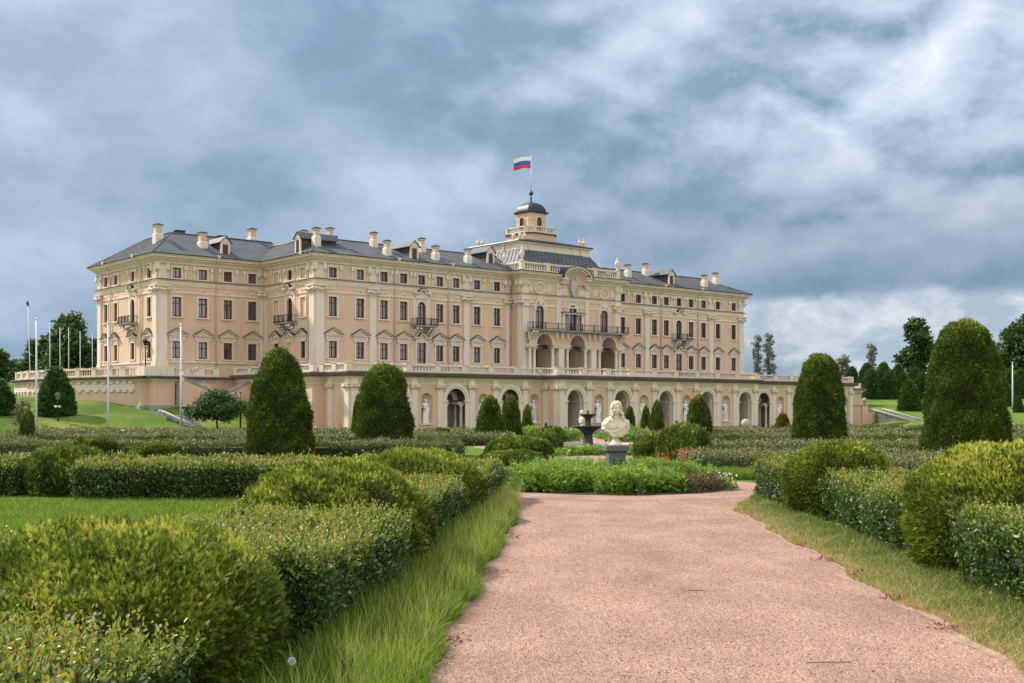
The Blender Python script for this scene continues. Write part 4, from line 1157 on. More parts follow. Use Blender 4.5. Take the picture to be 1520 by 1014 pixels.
def bust_mesh():
    """draped bust with long curls, about 1.05 m with its socle, facing -y"""
    c = Clay()
    # neck and head, turned a little
    c.cap([(0, .03, .56), (.005, .01, .76)], [.10, .078], 14)
    hd = Vector((.012, -.02, .87)); K = 1.2
    def E_(p, r, n=14): c.ell(hd + Vector(p) * K, [x * K for x in r], n=n)
    def C_(ps, r, n=8): c.cap([hd + Vector(p) * K for p in ps], [x * K for x in r] if hasattr(r, '__len__') else r * K, n)
    E_((0, .012, .02), (.090, .112, .125), 20); E_((0, -.035, -.055), (.07, .072, .075), 16); E_((0, -.085, -.105), (.028, .028, .025), 12)
    for q in (-1, 1):
        C_([(q * .055, -.090, .024), (q * .02, -.106, .030)], .012)
        E_((q * .034, -.093, -.002), (.016, .013, .008), 10); E_((q * .05, -.078, -.045), (.03, .028, .03), 10)
    C_([(0, -.105, .02), (0, -.13, -.03)], [.011, .018])
    E_((0, -.112, -.07), (.028, .016, .008), 10); E_((0, -.108, -.084), (.024, .016, .008), 10)
    # hair: cap with a parting, side rolls, long curls over the shoulders
    E_((0, .035, .052), (.108, .115, .098), 20); E_((0, .12, .0), (.06, .05, .06))
    for q in (-1, 1):
        for j in range(3):
            C_([(q * (.008 + .01 * j), -.078 + .03 * j, .105 + .018 * j), (q * .07, -.068 + .03 * j, .072 + .022 * j), (q * .103, -.022 + .03 * j, .0 + .02 * j), (q * .092, .025 + .02 * j, -.06)], [.016, .02, .02, .02])
        for j, (dx, dy) in enumerate(((-.004, -.035), (.02, .0), (.0, .03))):
            pts, rr = [], []
            for k in range(11):
                t = k / 10; a = t * 11 + j * 2.1
                pts.append((q * (.088 + dx + .012 * math.cos(a) + .035 * t), .012 + dy - .075 * t + .012 * math.sin(a), -.05 - (.20 if q < 0 else .15) * t)); rr.append(.022 - .008 * t)
            C_(pts, rr, 7)
    # chest, shoulders
    c.ell((0, .04, .46), (.25, .14, .19), n=20); c.ell((-.215, .04, .46), (.115, .12, .16), n=16); c.ell((.215, .04, .46), (.115, .12, .16), n=16)
    c.cap([(-.2, .04, .57), (-.06, .04, .63)], [.075, .08], 10); c.cap([(.2, .04, .57), (.06, .04, .63)], [.075, .08], 10)
    c.ell((-.085, -.055, .43), (.095, .085, .09), n=16); c.ell((.085, -.055, .43), (.095, .085, .09), n=16)
    c.ell((0, .03, .33), (.25, .13, .13), n=20); c.ell((0, .02, .26), (.17, .11, .1), n=16)
    # mantle: folds sweep from the low left side up over the far shoulder, and hang round both arms
    rr_ = np.random.default_rng(5)
    for k in range(9):
        d = .031 * k; w_ = rr_.uniform(.012, .024)
        c.cap([(-.31 + .022 * k, -.0 - .004 * k, .37 - d * .62), (-.19 + .012 * k, -.095 - .006 * k, .325 - d * .5), (-.02, -.128 + .002 * k, .335 - d * .55), (.14, -.115, .42 - d * .85), (.235, -.055, .53 - d * .95), (.255, .02, .60 - d * .9)],
              [w_ * .7, w_, w_ * 1.1, w_, w_, w_ * .8], 7)
    for k in range(7):
        t = k / 6; w_ = rr_.uniform(.014, .024)
        c.cap([(.13 + .17 * t, .0 - .03 * (1 - t), .62 - .04 * t), (.26 + .06 * t, -.06 + .08 * t, .50), (.29 + .03 * t, -.06 + .1 * t, .38), (.24 - .02 * t, -.05 + .08 * t, .26)], [w_, w_ * 1.2, w_ * 1.1, w_ * .7], 7)
        c.cap([(-.13 - .15 * t, -.02 + .02 * t, .62 - .05 * t), (-.25 - .06 * t, -.06 + .08 * t, .50), (-.29 - .03 * t, -.05 + .1 * t, .39), (-.26, -.03 + .08 * t, .30)], [w_, w_ * 1.2, w_ * 1.1, w_ * .7], 7)
    # socle
    c.mb.lathe([(.0, -.0), (.145, .0), (.145, .035), (.13, .05), (.1, .075), (.078, .11), (.075, .15), (.1, .185), (.12, .2), (0, .2)], 0, .02, 0, 22)
    return c.mesh('marble_bust', M['bustmarble'], .007, 3)

def crest_mesh():
    """two headed eagle with crowns, spread wings and a shield"""
    c = Clay()
    c.ell((0, .06, -.02), (.44, .06, .72)); c.ell((0, 0, 0), (.2, .09, .4)); c.ell((0, -.06, .02), (.17, .07, .22))
    c.cap([(0, -.06, .2), (0, -.06, -.2)], .03)
    for q in (-1, 1):
        c.cap([(q * .08, 0, .3), (q * .2, -.03, .55), (q * .22, -.05, .68)], [.1, .075, .06]); c.ell((q * .25, -.06, .72), (.1, .07, .075)); c.cap([(q * .3, -.06, .72), (q * .4, -.06, .67)], [.035, .012])
        c.cap([(q * .16, -.04, .83), (q * .3, -.04, .83)], .05); 
        for t in (-.05, 0, .05): c.ell((q * (.23 + t), -.04, .9), (.03, .03, .05))
        c.cap([(q * .1, 0, .2), (q * .36, -.02, .45), (q * .52, -.02, .6)], [.1, .08, .05])
        for k in range(6):
            a = R(62 - 27 * k)
            c.cap([(q * (.34 - .02 * k), -.02, .38 - .08 * k), (q * (.36 + .3 * math.cos(a)), -.02, .34 - .06 * k + .34 * math.sin(a) - .06)], [.055, .035])
        c.cap([(q * .1, 0, -.25), (q * .3, -.03, -.45), (q * .34, -.03, -.55)], [.06, .04, .04])
        for k in (-1, 0, 1): c.cap([(q * .34, -.03, -.55), (q * (.34 + .07 * k), -.05, -.66)], [.03, .015])
        c.cap([(0, 0, -.3), (q * .16, 0, -.75)], [.1, .05])
    c.cap([(0, 0, -.3), (0, -.02, -.85)], [.12, .06]); c.ell((0, -.03, 1.0), (.12, .07, .09)); c.ell((0, -.03, 1.12), (.04, .04, .05))
    return c.mesh('crest', M['crest'], .02, 1)

o = mesh_obj('crest', crest_mesh(), palace, (0, -1.58, 12.72)); o.scale = (.86, 1.0, 1.04)
SM = [statue_mesh(k) for k in range(3)]
STAT = [(-23.0, YS, 0, 'white draped statue in the niche just right of the broad left cone'),
        (-17.8, YS, 1, 'white statue in the arcade niche partly behind the rounded cone left of the fountain'),
        (-12.8, YS, 2, 'white statue in the niche above the small dark urn'),
        (-7.7, YC, 0, 'white statue in the niche directly above the left side of the dark fountain bowl'),
        (-2.6, YC, 1, 'white statue in the niche behind the slim cone just right of the marble bust'),
        (2.6, YC, 0, 'white statue in the niche between the two slim cones and the wider cone'),
        (7.7, YC, 2, 'white statue in the niche between the wide cone and the arch with the stone ball'),
        (17.8, YS, 1, 'white statue in the niche above the golden yellow topiary'),
        (28.2, YS, 0, 'white statue in the last niche at the right end of the arcade'),
        ]
for u, y, k, lab in STAT:
    x_, y_, z_ = W(u, y + .18, .82)
    o = mesh_obj('statue', SM[k], None, (x_, y_, z_), ROT + R(random.uniform(-14, 14)))
    o.scale = (.97, .97, .97)
    tag(o, lab, 'statue', 'white marble statues standing in the niches of the arcade')
BM = bust_mesh()
BX, BY = 2.52, 28.6
o = mesh_obj('marble_bust', BM, None, (BX, BY, 1.0), R(6)); o.scale = (1.03, 1.03, 1.03)
tag(o, 'cream marble bust of a long haired woman in a draped mantle on the granite pedestal', 'bust')
b = MB()
p = tag(empty('bust_pedestal', (BX, BY, 0), R(6)), 'dark grey granite pedestal with a small plaque rising out of the leafy flower bed', 'pedestal')
b.box(-.205, .205, -.205, .205, .12, .82); b.frustum(0, 0, .82, .87, .205, .205, .235, .235); b.box(-.27, .27, -.27, .27, 0, .12); b.build('shaft', M['pedestal'], p)
b = MB(); b.box(-.28, .28, -.28, .28, .87, .985); b.frustum(0, 0, .985, 1.0, .28, .28, .265, .265); b.build('cap', M['pedestal'], p)
b = MB(); b.box(-.11, .11, -.215, -.2, .53, .66); b.build('plaque', M['iron'], p)
x2, y2 = 4.62, 78.0
o = mesh_obj('marble_bust', BM, None, (x2, y2, .72), R(-62))
tag(o, 'second smaller looking marble bust seen in profile just behind the fountain column', 'bust')
b = MB(); b.box(-.24, .24, -.24, .24, 0, .62); b.box(-.3, .3, -.3, .3, .62, .72)
p = tag(b.build('bust_pedestal', M['pedestal'], None, (x2, y2, 0)), 'dark pedestal under the far bust, mostly hidden behind the fountain', 'pedestal')

# ------------------------------------------------------------------ fountain
FX, FY = 3.7, 57.5
ft = tag(empty('fountain', (FX, FY, 0)), 'dark two tier stone fountain with a low pale round basin rim', 'fountain')
def fl(prof, n=24, flute=0):
    b = MB(); b.lathe(prof, 0, 0, 0, n); return b
fl([(.0, 0), (.30, 0), (.30, .06), (.27, .1), (.225, .5), (.215, .66), (.0, .66)], 16).build('lower_column', M['basalt'], ft)
b = fl([(0, .6), (.22, .62), (.27, .7), (.4, .82), (.6, .93), (.74, .99), (.77, 1.0), (.77, 1.05), (.7, 1.05), (.6, 1.0), (0, .96)], 32); b.build('lower_bowl', M['basalt'], ft)
b = fl([(0, .95), (.2, .95), (.17, 1.05), (.14, 1.3), (.15, 1.42), (0, 1.42)], 16); b.build('upper_column', M['basalt'], ft)
b = fl([(0, 1.38), (.16, 1.4), (.25, 1.47), (.38, 1.56), (.43, 1.58), (.43, 1.625), (.37, 1.62), (0, 1.58)], 28); b.build('upper_bowl', M['basalt'], ft)
b = fl([(0, 1.58), (.05, 1.58), (.045, 1.7), (.05, 1.76), (.03, 1.8), (0, 1.8)], 10); b.build('spout', M['iron'], ft)
b = MB(); b.lathe([(2.75, 0), (2.75, .13), (2.72, .15), (2.42, .15), (2.4, .13), (2.4, 0)], 0, 0, 0, 48); b.build('basin_rim', M['granite'], ft)
b = MB(); b.extr_xy([(2.45 * math.cos(2 * math.pi * k / 32), 2.45 * math.sin(2 * math.pi * k / 32)) for k in range(32)], .0, .04); b.build('basin_water', mat('basin_water', (.05, .05, .05), .1), ft)
# low pale kerb across the axis, this side of the fountain
b = MB(); b.box(1.2, 8.2, 53.2, 53.6, 0, .1); tag(b.build('kerb_stone', M['granite'], None), 'long low pale kerb crossing the garden axis in front of the fountain', 'kerb')

# small stone things
b = MB(); b.lathe([(0, 0)] + [(.36 * math.sin(math.pi * k / 12), .36 - .36 * math.cos(math.pi * k / 12)) for k in range(1, 12)] + [(0, .72)], n=20)
x, y = (1107 - 760) / 1750 * 93, 93.0
tag(b.build('stone_ball', M['granite'], None, (x, y, .35)), 'pale pinkish stone ball on a block in front of an arch of the arcade', 'stone ball')
b = MB(); b.box(-.3, .3, -.3, .3, -.3, 0); tag(b.build('ball_block', M['stone'], None, (x, y, .35)), 'low grey block that carries the stone ball', 'block')
b = MB(); b.lathe([(0, 0), (.16, 0), (.1, .1), (.2, .3), (.25, .5), (.2, .68), (.1, .76), (.12, .82), (.05, .92), (0, .95)], n=14)
tag(b.build('dark_urn', M['iron'], None, ((810 - 760) / 1750 * 80, 80.0, 0)), 'small dark urn standing before the corner of the arcade', 'urn')
b = MB(); b.lathe([(0, 0), (.2, 0), (.2, .08), (.12, .16), (.12, .3), (.3, .4), (.42, .46), (.42, .54), (0, .54)], n=14)
tag(b.build('stone_planter', M['white'], None, ((189 - 760) / 1750 * 74, 74.0, .0)), 'small pale stone planter at the foot of the left lawn bank', 'planter')
b = MB(); b.box(-.6, .6, -.2, .2, 0, .28)
tag(b.build('stone_block', M['stone'], None, ((232 - 760) / 1750 * 82.5, 82.5, 1.25)), 'flat grey stone lying on the shelf of the left lawn bank', 'stone')
# ------------------------------------------------------------------ ground, paths
def sst(a, b, x):
    t = np.clip((x - a) / (b - a), 0, 1); return t * t * (3 - 2 * t)
def zground(x, y):
    x = np.asarray(x, float); y = np.asarray(y, float)
    zl = np.interp(y, [0, 76.5, 78, 81.2, 82, 84, 88, 94, 100, 105, 140, 300, 3000], [0, 0, .15, 1.25, 1.35, 1.45, 2.35, 2.8, 3.0, 4.2, 4.3, 5, 5])
    zr = np.interp(y, [0, 100, 112, 120, 126, 130, 134, 150, 156, 200, 300, 3000], [0, 0, .4, .8, 1.35, 1.55, 1.7, 2.95, 3.15, 3.6, 5, 5])
    zb = np.interp(y, [0, 150, 170, 300, 3000], [0, 0, 4.2, 5, 5])
    wl = sst(-14.5, -20, x); wr = sst(35.5, 40, x)
    return np.maximum(np.maximum(zl * wl, zr * wr), zb)
def zg(x, y): return float(zground(x, y))

def grid_mesh(name, xs, ys, zf, m):
    X, Y = np.meshgrid(xs, ys); Z = zf(X, Y)
    V = np.stack([X.ravel(), Y.ravel(), Z.ravel()], 1)
    nx, ny = len(xs), len(ys)
    i = np.arange(nx - 1)[None, :] + nx * np.arange(ny - 1)[:, None]
    F = np.stack([i, i + 1, i + 1 + nx, i + nx], -1).reshape(-1, 4)
    return np_mesh(name, V, F, [m])

def np_mesh(name, V, F, mats, mi=None, tint=None, smooth=False):
    me = bpy.data.meshes.new(name)
    V = np.ascontiguousarray(V, np.float32); F = np.ascontiguousarray(F, np.int32)
    n = len(F)
    me.vertices.add(len(V)); me.vertices.foreach_set('co', V.ravel())
    me.loops.add(4 * n); me.loops.foreach_set('vertex_index', F.ravel())
    me.polygons.add(n)
    me.polygons.foreach_set('loop_start', np.arange(0, 4 * n, 4, dtype=np.int32))
    if smooth: me.polygons.foreach_set('use_smooth', np.ones(n, bool))
    for m in mats: me.materials.append(m)
    if mi is not None: me.polygons.foreach_set('material_index', np.ascontiguousarray(mi, np.int32))
    if tint is not None:
        a = me.attributes.new('tint', 'FLOAT', 'FACE'); a.data.foreach_set('value', np.ascontiguousarray(tint, np.float32))
    me.update(calc_edges=True)
    me.validate()
    return me

def grass_ground_mat():
    m, nt, N, L, bs = new_mat('lawn')
    tc = N.new('ShaderNodeTexCoord')
    n1 = N.new('ShaderNodeTexNoise'); n1.inputs['Scale'].default_value = 0.22; n1.inputs['Detail'].default_value = 7
    n2 = N.new('ShaderNodeTexNoise'); n2.inputs['Scale'].default_value = 9; n2.inputs['Detail'].default_value = 6
    for n in (n1, n2): L.new(tc.outputs['Object'], n.inputs['Vector'])
    ad = N.new('ShaderNodeMath'); ad.operation = 'ADD'; L.new(n1.outputs['Fac'], ad.inputs[0])
    ml = N.new('ShaderNodeMath'); ml.operation = 'MULTIPLY'; L.new(n2.outputs['Fac'], ml.inputs[0]); ml.inputs[1].default_value = .95
    L.new(ml.outputs[0], ad.inputs[1])
    rp = N.new('ShaderNodeValToRGB'); e = rp.color_ramp.elements
    e[0].position, e[0].color = 0.54, (.05, .10, .014, 1)
    e[1].position, e[1].color = .92, (.20, .23, .05, 1)
    k = e.new(.72); k.color = (.10, .165, .022, 1)
    sc_ = N.new('ShaderNodeMath'); sc_.operation = 'MULTIPLY'; sc_.inputs[1].default_value = .75; L.new(ad.outputs[0], sc_.inputs[0])
    L.new(sc_.outputs[0], rp.inputs['Fac']); L.new(rp.outputs['Color'], bs.inputs['Base Color'])
    bs.inputs['Roughness'].default_value = .95; bs.inputs['Specular IOR Level'].default_value = .1
    bu = N.new('ShaderNodeBump'); bu.inputs['Strength'].default_value = .8; bu.inputs['Distance'].default_value = .06
    n3 = N.new('ShaderNodeTexNoise'); n3.inputs['Scale'].default_value = 22; n3.inputs['Detail'].default_value = 4
    L.new(tc.outputs['Object'], n3.inputs['Vector'])
    L.new(n3.outputs['Fac'], bu.inputs['Height']); L.new(bu.outputs['Normal'], bs.inputs['Normal'])
    return m
def gravel_mat():
    m, nt, N, L, bs = new_mat('pink_gravel')
    tc = N.new('ShaderNodeTexCoord')
    vo = N.new('ShaderNodeTexVoronoi'); vo.inputs['Scale'].default_value = 105; vo.inputs['Randomness'].default_value = 1
    L.new(tc.outputs['Object'], vo.inputs['Vector'])
    sp = N.new('ShaderNodeSeparateColor'); L.new(vo.outputs['Color'], sp.inputs[0])
    rp = N.new('ShaderNodeValToRGB'); e = rp.color_ramp.elements
    e[0].position, e[0].color = 0.0, (.16, .085, .065, 1); e[1].position, e[1].color = 1.0, (.62, .47, .39, 1)
    for p, c in ((.12, (.32, .18, .128, 1)), (.5, (.42, .252, .186, 1)), (.85, (.51, .325, .245, 1))):
        k = e.new(p); k.color = c
    L.new(sp.outputs[0], rp.inputs['Fac'])
    # broad tone drift and trodden, dusty streaks
    n1 = N.new('ShaderNodeTexNoise'); n1.inputs['Scale'].default_value = .9; n1.inputs['Detail'].default_value = 8; n1.inputs['Roughness'].default_value = .65
    mp = N.new('ShaderNodeMapping'); mp.inputs['Scale'].default_value = (1, .55, 1); L.new(tc.outputs['Object'], mp.inputs['Vector']); L.new(mp.outputs[0], n1.inputs['Vector'])
    r2 = N.new('ShaderNodeValToRGB'); f = r2.color_ramp.elements
    f[0].position, f[0].color = .34, (.66, .62, .60, 1); f[1].position, f[1].color = .68, (1.06, 1.03, 1.0, 1)
    L.new(n1.outputs['Fac'], r2.inputs['Fac'])
    mx = N.new('ShaderNodeMix'); mx.data_type = 'RGBA'; mx.blend_type = 'MULTIPLY'; mx.inputs['Factor'].default_value = 1
    L.new(rp.outputs['Color'], mx.inputs['A']); L.new(r2.outputs['Color'], mx.inputs['B'])
    n4 = N.new('ShaderNodeTexNoise'); n4.inputs['Scale'].default_value = 14; n4.inputs['Detail'].default_value = 6
    L.new(mp.outputs[0], n4.inputs['Vector'])
    r4 = N.new('ShaderNodeValToRGB'); r4.color_ramp.elements[0].position = .58; r4.color_ramp.elements[1].position = .74
    L.new(n4.outputs['Fac'], r4.inputs['Fac'])
    m4 = N.new('ShaderNodeMath'); m4.operation = 'MULTIPLY'; m4.inputs[1].default_value = .55; L.new(r4.outputs['Color'], m4.inputs[0])
    m2 = N.new('ShaderNodeMix'); m2.data_type = 'RGBA'; L.new(m4.outputs[0], m2.inputs['Factor'])
    L.new(mx.outputs['Result'], m2.inputs['A']); m2.inputs['B'].default_value = (.20, .14, .10, 1)
    L.new(m2.outputs['Result'], bs.inputs['Base Color'])
    bs.inputs['Roughness'].default_value = .9; bs.inputs['Specular IOR Level'].default_value = .25
    bu = N.new('ShaderNodeBump'); bu.inputs['Strength'].default_value = .7; bu.inputs['Distance'].default_value = .008
    L.new(vo.outputs['Distance'], bu.inputs['Height']); bu.invert = True
    b2 = N.new('ShaderNodeBump'); b2.inputs['Strength'].default_value = .5; b2.inputs['Distance'].default_value = .05
    L.new(n4.outputs['Fac'], b2.inputs['Height']); L.new(bu.outputs['Normal'], b2.inputs['Normal']); L.new(b2.outputs['Normal'], bs.inputs['Normal'])
    return m
M['lawn'] = grass_ground_mat(); M['gravel'] = gravel_mat()
def axis(a): return np.array(a)
gx = np.unique(np.concatenate([np.linspace(-60, 70, 131), np.linspace(-60, -2500, 24), np.linspace(70, 2500, 24), [-14.5, -20]]))
gy = np.unique(np.concatenate([np.linspace(-20, 170, 191), np.linspace(170, 3000, 30), np.linspace(-20, -500, 10)]))
o = mesh_obj('ground', grid_mesh('ground', gx, gy, zground, M['lawn'])); tag(o, kind='structure')

BC = (2.45, 28.2)       # centre of the round flower bed
def edge_l(y): return -.64 + .0563 * (y - 8.15) + .05 * math.sin(y * 1.7) + .03 * math.sin(y * 4.3)
def edge_r(y): return 3.72 + .035 * (y - 8.15) + .06 * math.sin(y * 1.3 + 1) + .04 * math.sin(y * 3.7)
b = MB()
ys = np.linspace(-6, 26.0, 130)
for y0, y1 in zip(ys, ys[1:]):
    fl_ = lambda y: edge_l(y) - max(0, (y - 21.5)) * .12
    fr_ = lambda y: edge_r(y) + max(0, (y - 21.3)) ** 2 * .09
    b.quad((fl_(y0), y0, .004), (fr_(y0), y0, .004), (fr_(y1), y1, .004), (fl_(y1), y1, .004))
o = b.build('gravel_path', M['gravel']); tag(o, kind='structure')
b = MB()
n = 64
for k in range(n):
    a0, a1 = 2 * math.pi * k / n, 2 * math.pi * (k + 1) / n
    P = lambda a, r: (BC[0] + r * math.cos(a), BC[1] + r * math.sin(a), .008)
    b.quad(P(a0, 2.2), P(a0, 4.1), P(a1, 4.1), P(a1, 2.2))
o = b.build('gravel_ring', M['gravel']); tag(o, kind='structure')
b = MB()
b.quad((.4, 31.5, .004), (5.6, 31.5, .004), (6.4, 52.8, .004), (1.4, 52.8, .004))
b.quad((6.2, 27.5, .0042), (9.5, 27.5, .0042), (9.5, 30.0, .0042), (6.2, 30.0, .0042))
o = b.build('gravel_walk', M['gravel']); tag(o, kind='structure')
b = MB()
for k in range(n):
    a0, a1 = 2 * math.pi * k / n, 2 * math.pi * (k + 1) / n
    P = lambda a, r: (FX + r * math.cos(a), FY + r * math.sin(a), .006)
    b.quad(P(a0, 2.6), P(a0, 5.6), P(a1, 5.6), P(a1, 2.6))
b.quad((1.8, 62, .004), (7.4, 62, .004), (8.0, 76, .004), (2.4, 76, .004))
o = b.build('gravel_court', M['gravel']); tag(o, kind='structure')
b = MB()
b.extr_xy([(BC[0] + 2.62 * math.cos(2 * math.pi * k / 40), BC[1] + 2.62 * math.sin(2 * math.pi * k / 40)) for k in range(40)], -.05, .02)
o = b.build('flower_bed_soil', M['soil']); tag(o, kind='structure')

# sandy, bare rim between the gravel and the right verge
b = MB(); ys2 = np.linspace(5, 23, 240); rr2 = np.random.default_rng(3)
w0 = np.convolve(rr2.random(260), np.ones(7) / 7, 'same')[10:250]; w1 = np.convolve(rr2.random(260), np.ones(5) / 5, 'same')[10:250]
for k in range(239):
    f2 = lambda y: edge_r(y) + max(0, (y - 21.3)) ** 2 * .09
    b.quad((f2(ys2[k]) - .02 - .26 * w0[k] ** 1.5, ys2[k], .0075), (f2(ys2[k]) + .10 + .1 * w1[k], ys2[k], .0075), (f2(ys2[k + 1]) + .10 + .1 * w1[k + 1], ys2[k + 1], .0075), (f2(ys2[k + 1]) - .02 - .26 * w0[k + 1] ** 1.5, ys2[k + 1], .0075))
o = b.build('sandy_path_edge', mat('sandy_earth', (.36, .235, .155), .95, var=.35, scale=9, bump=.6, bscale=60)); tag(o, kind='structure')
# loose stones on the gravel, each a small tilted chip
def chips():
    n = 26000
    y = 6.0 + 20 * rng.random(n) ** 1.6; x = np.vectorize(edge_l)(y) - .05 + rng.random(n) * 4.4
    c = np.stack([x, y, np.full(n, .006)], 1); r = rng.uniform(.003, .0075, n)
    a = rng.random(n) * 6.28; h = r * rng.uniform(.5, 1.0, n)
    V = []
    for k in range(4):
        V.append(c + np.stack([np.cos(a + k * 1.5708) * r, np.sin(a + k * 1.5708) * r, 0 * r], 1))
    for k in range(4):
        V.append(c + np.stack([np.cos(a + .4 + k * 1.5708) * r * .55, np.sin(a + .4 + k * 1.5708) * r * .55, h], 1))
    V = np.stack(V, 1).reshape(-1, 3); b = (np.arange(n) * 8)[:, None]
    F = np.stack([b + [4, 5, 6, 7]] + [b + [k, (k + 1) % 4, 4 + (k + 1) % 4, 4 + k] for k in range(4)], 1).reshape(-1, 4)
    m, nt, N, L, bs = new_mat('gravel_chip')
    at = N.new('ShaderNodeAttribute'); at.attribute_name = 'tint'
    rp = N.new('ShaderNodeValToRGB'); e = rp.color_ramp.elements
    e[0].position, e[0].color = 0, (.10, .06, .05, 1); e[1].position, e[1].color = 1, (.66, .54, .46, 1)
    for p, cc in ((.35, (.28, .17, .125, 1)), (.8, (.44, .28, .21, 1))):
        k = e.new(p); k.color = cc
    L.new(at.outputs['Fac'], rp.inputs['Fac']); L.new(rp.outputs['Color'], bs.inputs['Base Color']); bs.inputs['Roughness'].default_value = .8
    o = mesh_obj('loose_gravel', np_mesh('loose_gravel', V, F, [m], tint=np.repeat(rng.random(n), 5)))
    tag(o, 'loose stone chips on the pink gravel path', 'gravel', kind='stuff')
chips()
# ------------------------------------------------------------------ foliage
# leaf outlines in (along, across, lift); every face a quad
LEAF = (np.array([(0, 0, 0), (.3, .5, .10), (.75, .38, .08), (1, 0, -.04), (.75, -.38, .08), (.3, -.5, .10)]), np.array([(0, 1, 2, 3), (0, 3, 4, 5)]))
DIAM = (np.array([(0, 0, 0), (.5, .5, .06), (1, 0, 0), (.5, -.5, .06)]), np.array([(0, 1, 2, 3)]))
def fan(blades):
    V, F = [], []
    for a, s, ang, l, w in blades:
        b = len(V); c, t = math.cos(R(ang)), math.sin(R(ang))
        for u, v in ((0, 0), (.55, .5), (1, 0), (.55, -.5)):
            x, y = u * l, v * w
            V.append((a + x * c - y * t, s + x * t + y * c, .05 * u * abs(ang) / 40.))
        F.append((b, b + 1, b + 2, b + 3))
    return np.array(V), np.array(F)
SPRAY = fan([(0, 0, 0, 1.0, .09)] + [(a, 0, s_ * g, l, .10) for a, g, l in ((.08, 42, .40), (.24, 40, .44), (.41, 36, .40), (.58, 32, .30)) for s_ in (1, -1)])
SPRIG = fan([(0, 0, 0, 1.0, .16), (.10, 0, 38, .5, .16), (.10, 0, -38, .5, .16), (.36, 0, 32, .42, .14), (.36, 0, -32, .42, .14)])
FAN3 = fan([(0, 0, 0, 1.0, .3), (.1, 0, 32, .8, .3), (.1, 0, -32, .8, .3)])
LOBED = fan([(0, 0, 0, 1.0, .42), (.15, 0, 45, .7, .36), (.15, 0, -45, .7, .36)])

def unit(a): return a / np.maximum(np.linalg.norm(a, axis=1, keepdims=True), 1e-9)
def scatter(T, P, A, Nn, L, Wd):
    """copies of an outline: base points P, axis A, face normal near Nn, length L, width Wd"""
    A = unit(A); B = unit(np.cross(Nn, A)); C = np.cross(A, B)
    t = T[0]
    V = P[:, None, :] + t[None, :, 0:1] * (A * L[:, None])[:, None, :] + t[None, :, 1:2] * (B * Wd[:, None])[:, None, :] + t[None, :, 2:3] * (C * L[:, None])[:, None, :]
    k = len(t)
    F = T[1][None] + (np.arange(len(P)) * k)[:, None, None]
    return V.reshape(-1, 3), F.reshape(-1, 4), len(T[1])
class NP:
    """collects quad arrays"""
    def __init__(s): s.V, s.F, s.T, s.M, s.n = [], [], [], [], 0
    def add(s, V, F, tint, mi=0):
        s.V.append(V); s.F.append(F + s.n); s.n += len(V)
        s.T.append(np.broadcast_to(np.asarray(tint, float), (len(F),))); s.M.append(np.full(len(F), mi))
    def leaves(s, T, P, A, Nn, L, Wd, tint, mi=0):
        V, F, k = scatter(T, P, A, Nn, L, Wd); t = np.repeat(tint, k)
        s.add(V, F, np.clip(t + rng.normal(0, .05, len(t)), 0, 1) if k > 2 else t, mi)
    def mb(s, mb, mi, tint=.3):
        F = [f if len(f) == 4 else None for f in mb.f]
        V = np.array(mb.v, float)
        q = np.array([f for f in mb.f if len(f) == 4])
        if len(q): s.add(V, q, tint, mi)
    def mesh(s, name, mats):
        return np_mesh(name, np.concatenate(s.V), np.concatenate(s.F), mats, np.concatenate(s.M), np.concatenate(s.T))
def rn(n, s=1.0): return rng.normal(0, s, (n, 3))
def lump(P, amp, f, seed):
    r = np.random.default_rng(seed); o = np.zeros(len(P))
    for k in range(5):
        d = r.normal(0, 1, 3) * f; o += np.sin(P @ d + r.uniform(0, 6))
    return o * amp / 2.2

M['thuja'] = leaf_mat('thuja_foliage', [(0.0, (.10, .055, .018)), (.14, (.045, .062, .014)), (.45, (.112, .182, .017)), (.7, (.28, .345, .036)), (1.0, (.66, .60, .11))], .65, .22, .2, .20, 2.2)
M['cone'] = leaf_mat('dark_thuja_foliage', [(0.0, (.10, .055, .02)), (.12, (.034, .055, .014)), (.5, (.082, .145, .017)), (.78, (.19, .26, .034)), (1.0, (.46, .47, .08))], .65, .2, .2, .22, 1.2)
M['farcone'] = leaf_mat('far_thuja_foliage', [(0.0, (.035, .075, .018)), (.5, (.075, .15, .030)), (1.0, (.15, .25, .06))], .7, .1, .2, .2, .8)
M['gold'] = leaf_mat('golden_foliage', [(0.0, (.06, .075, .01)), (.45, (.16, .15, .015)), (.75, (.36, .20, .015)), (1.0, (.5, .26, .02))], .6, .2, .25, .3, 1.5)
M['cot'] = leaf_mat('hedge_leaves', [(0.0, (.016, .042, .014)), (.25, (.06, .12, .032)), (.42, (.125, .20, .034)), (.58, (.26, .33, .036)), (.72, (.42, .38, .05)), (.86, (.56, .25, .07)), (.93, (.44, .36, .27)), (1.0, (.52, .44, .36))], .46, .3, .4, .14, 1.5)
M['farcot'] = leaf_mat('far_hedge_leaves', [(0.0, (.016, .036, .012)), (.25, (.055, .085, .026)), (.48, (.15, .175, .052)), (.72, (.28, .25, .10)), (1.0, (.46, .36, .22))], .6, .2, .3, .16, 1.0)
M['twig'] = mat('reddish_twig', (.11, .05, .032), .7, var=.3)
M['herb'] = leaf_mat('bright_herb_leaves', [(0.0, (.05, .10, .010)), (.4, (.15, .27, .032)), (.75, (.29, .42, .065)), (1.0, (.46, .54, .13))], .55, .35, .3, .15, 1.5)
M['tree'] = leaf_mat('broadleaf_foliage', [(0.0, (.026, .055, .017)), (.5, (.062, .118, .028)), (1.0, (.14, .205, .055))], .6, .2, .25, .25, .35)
M['paletree'] = leaf_mat('pale_birch_foliage', [(0.0, (.16, .19, .14)), (1.0, (.32, .37, .27))], .6, .25, .25, .2, .4)
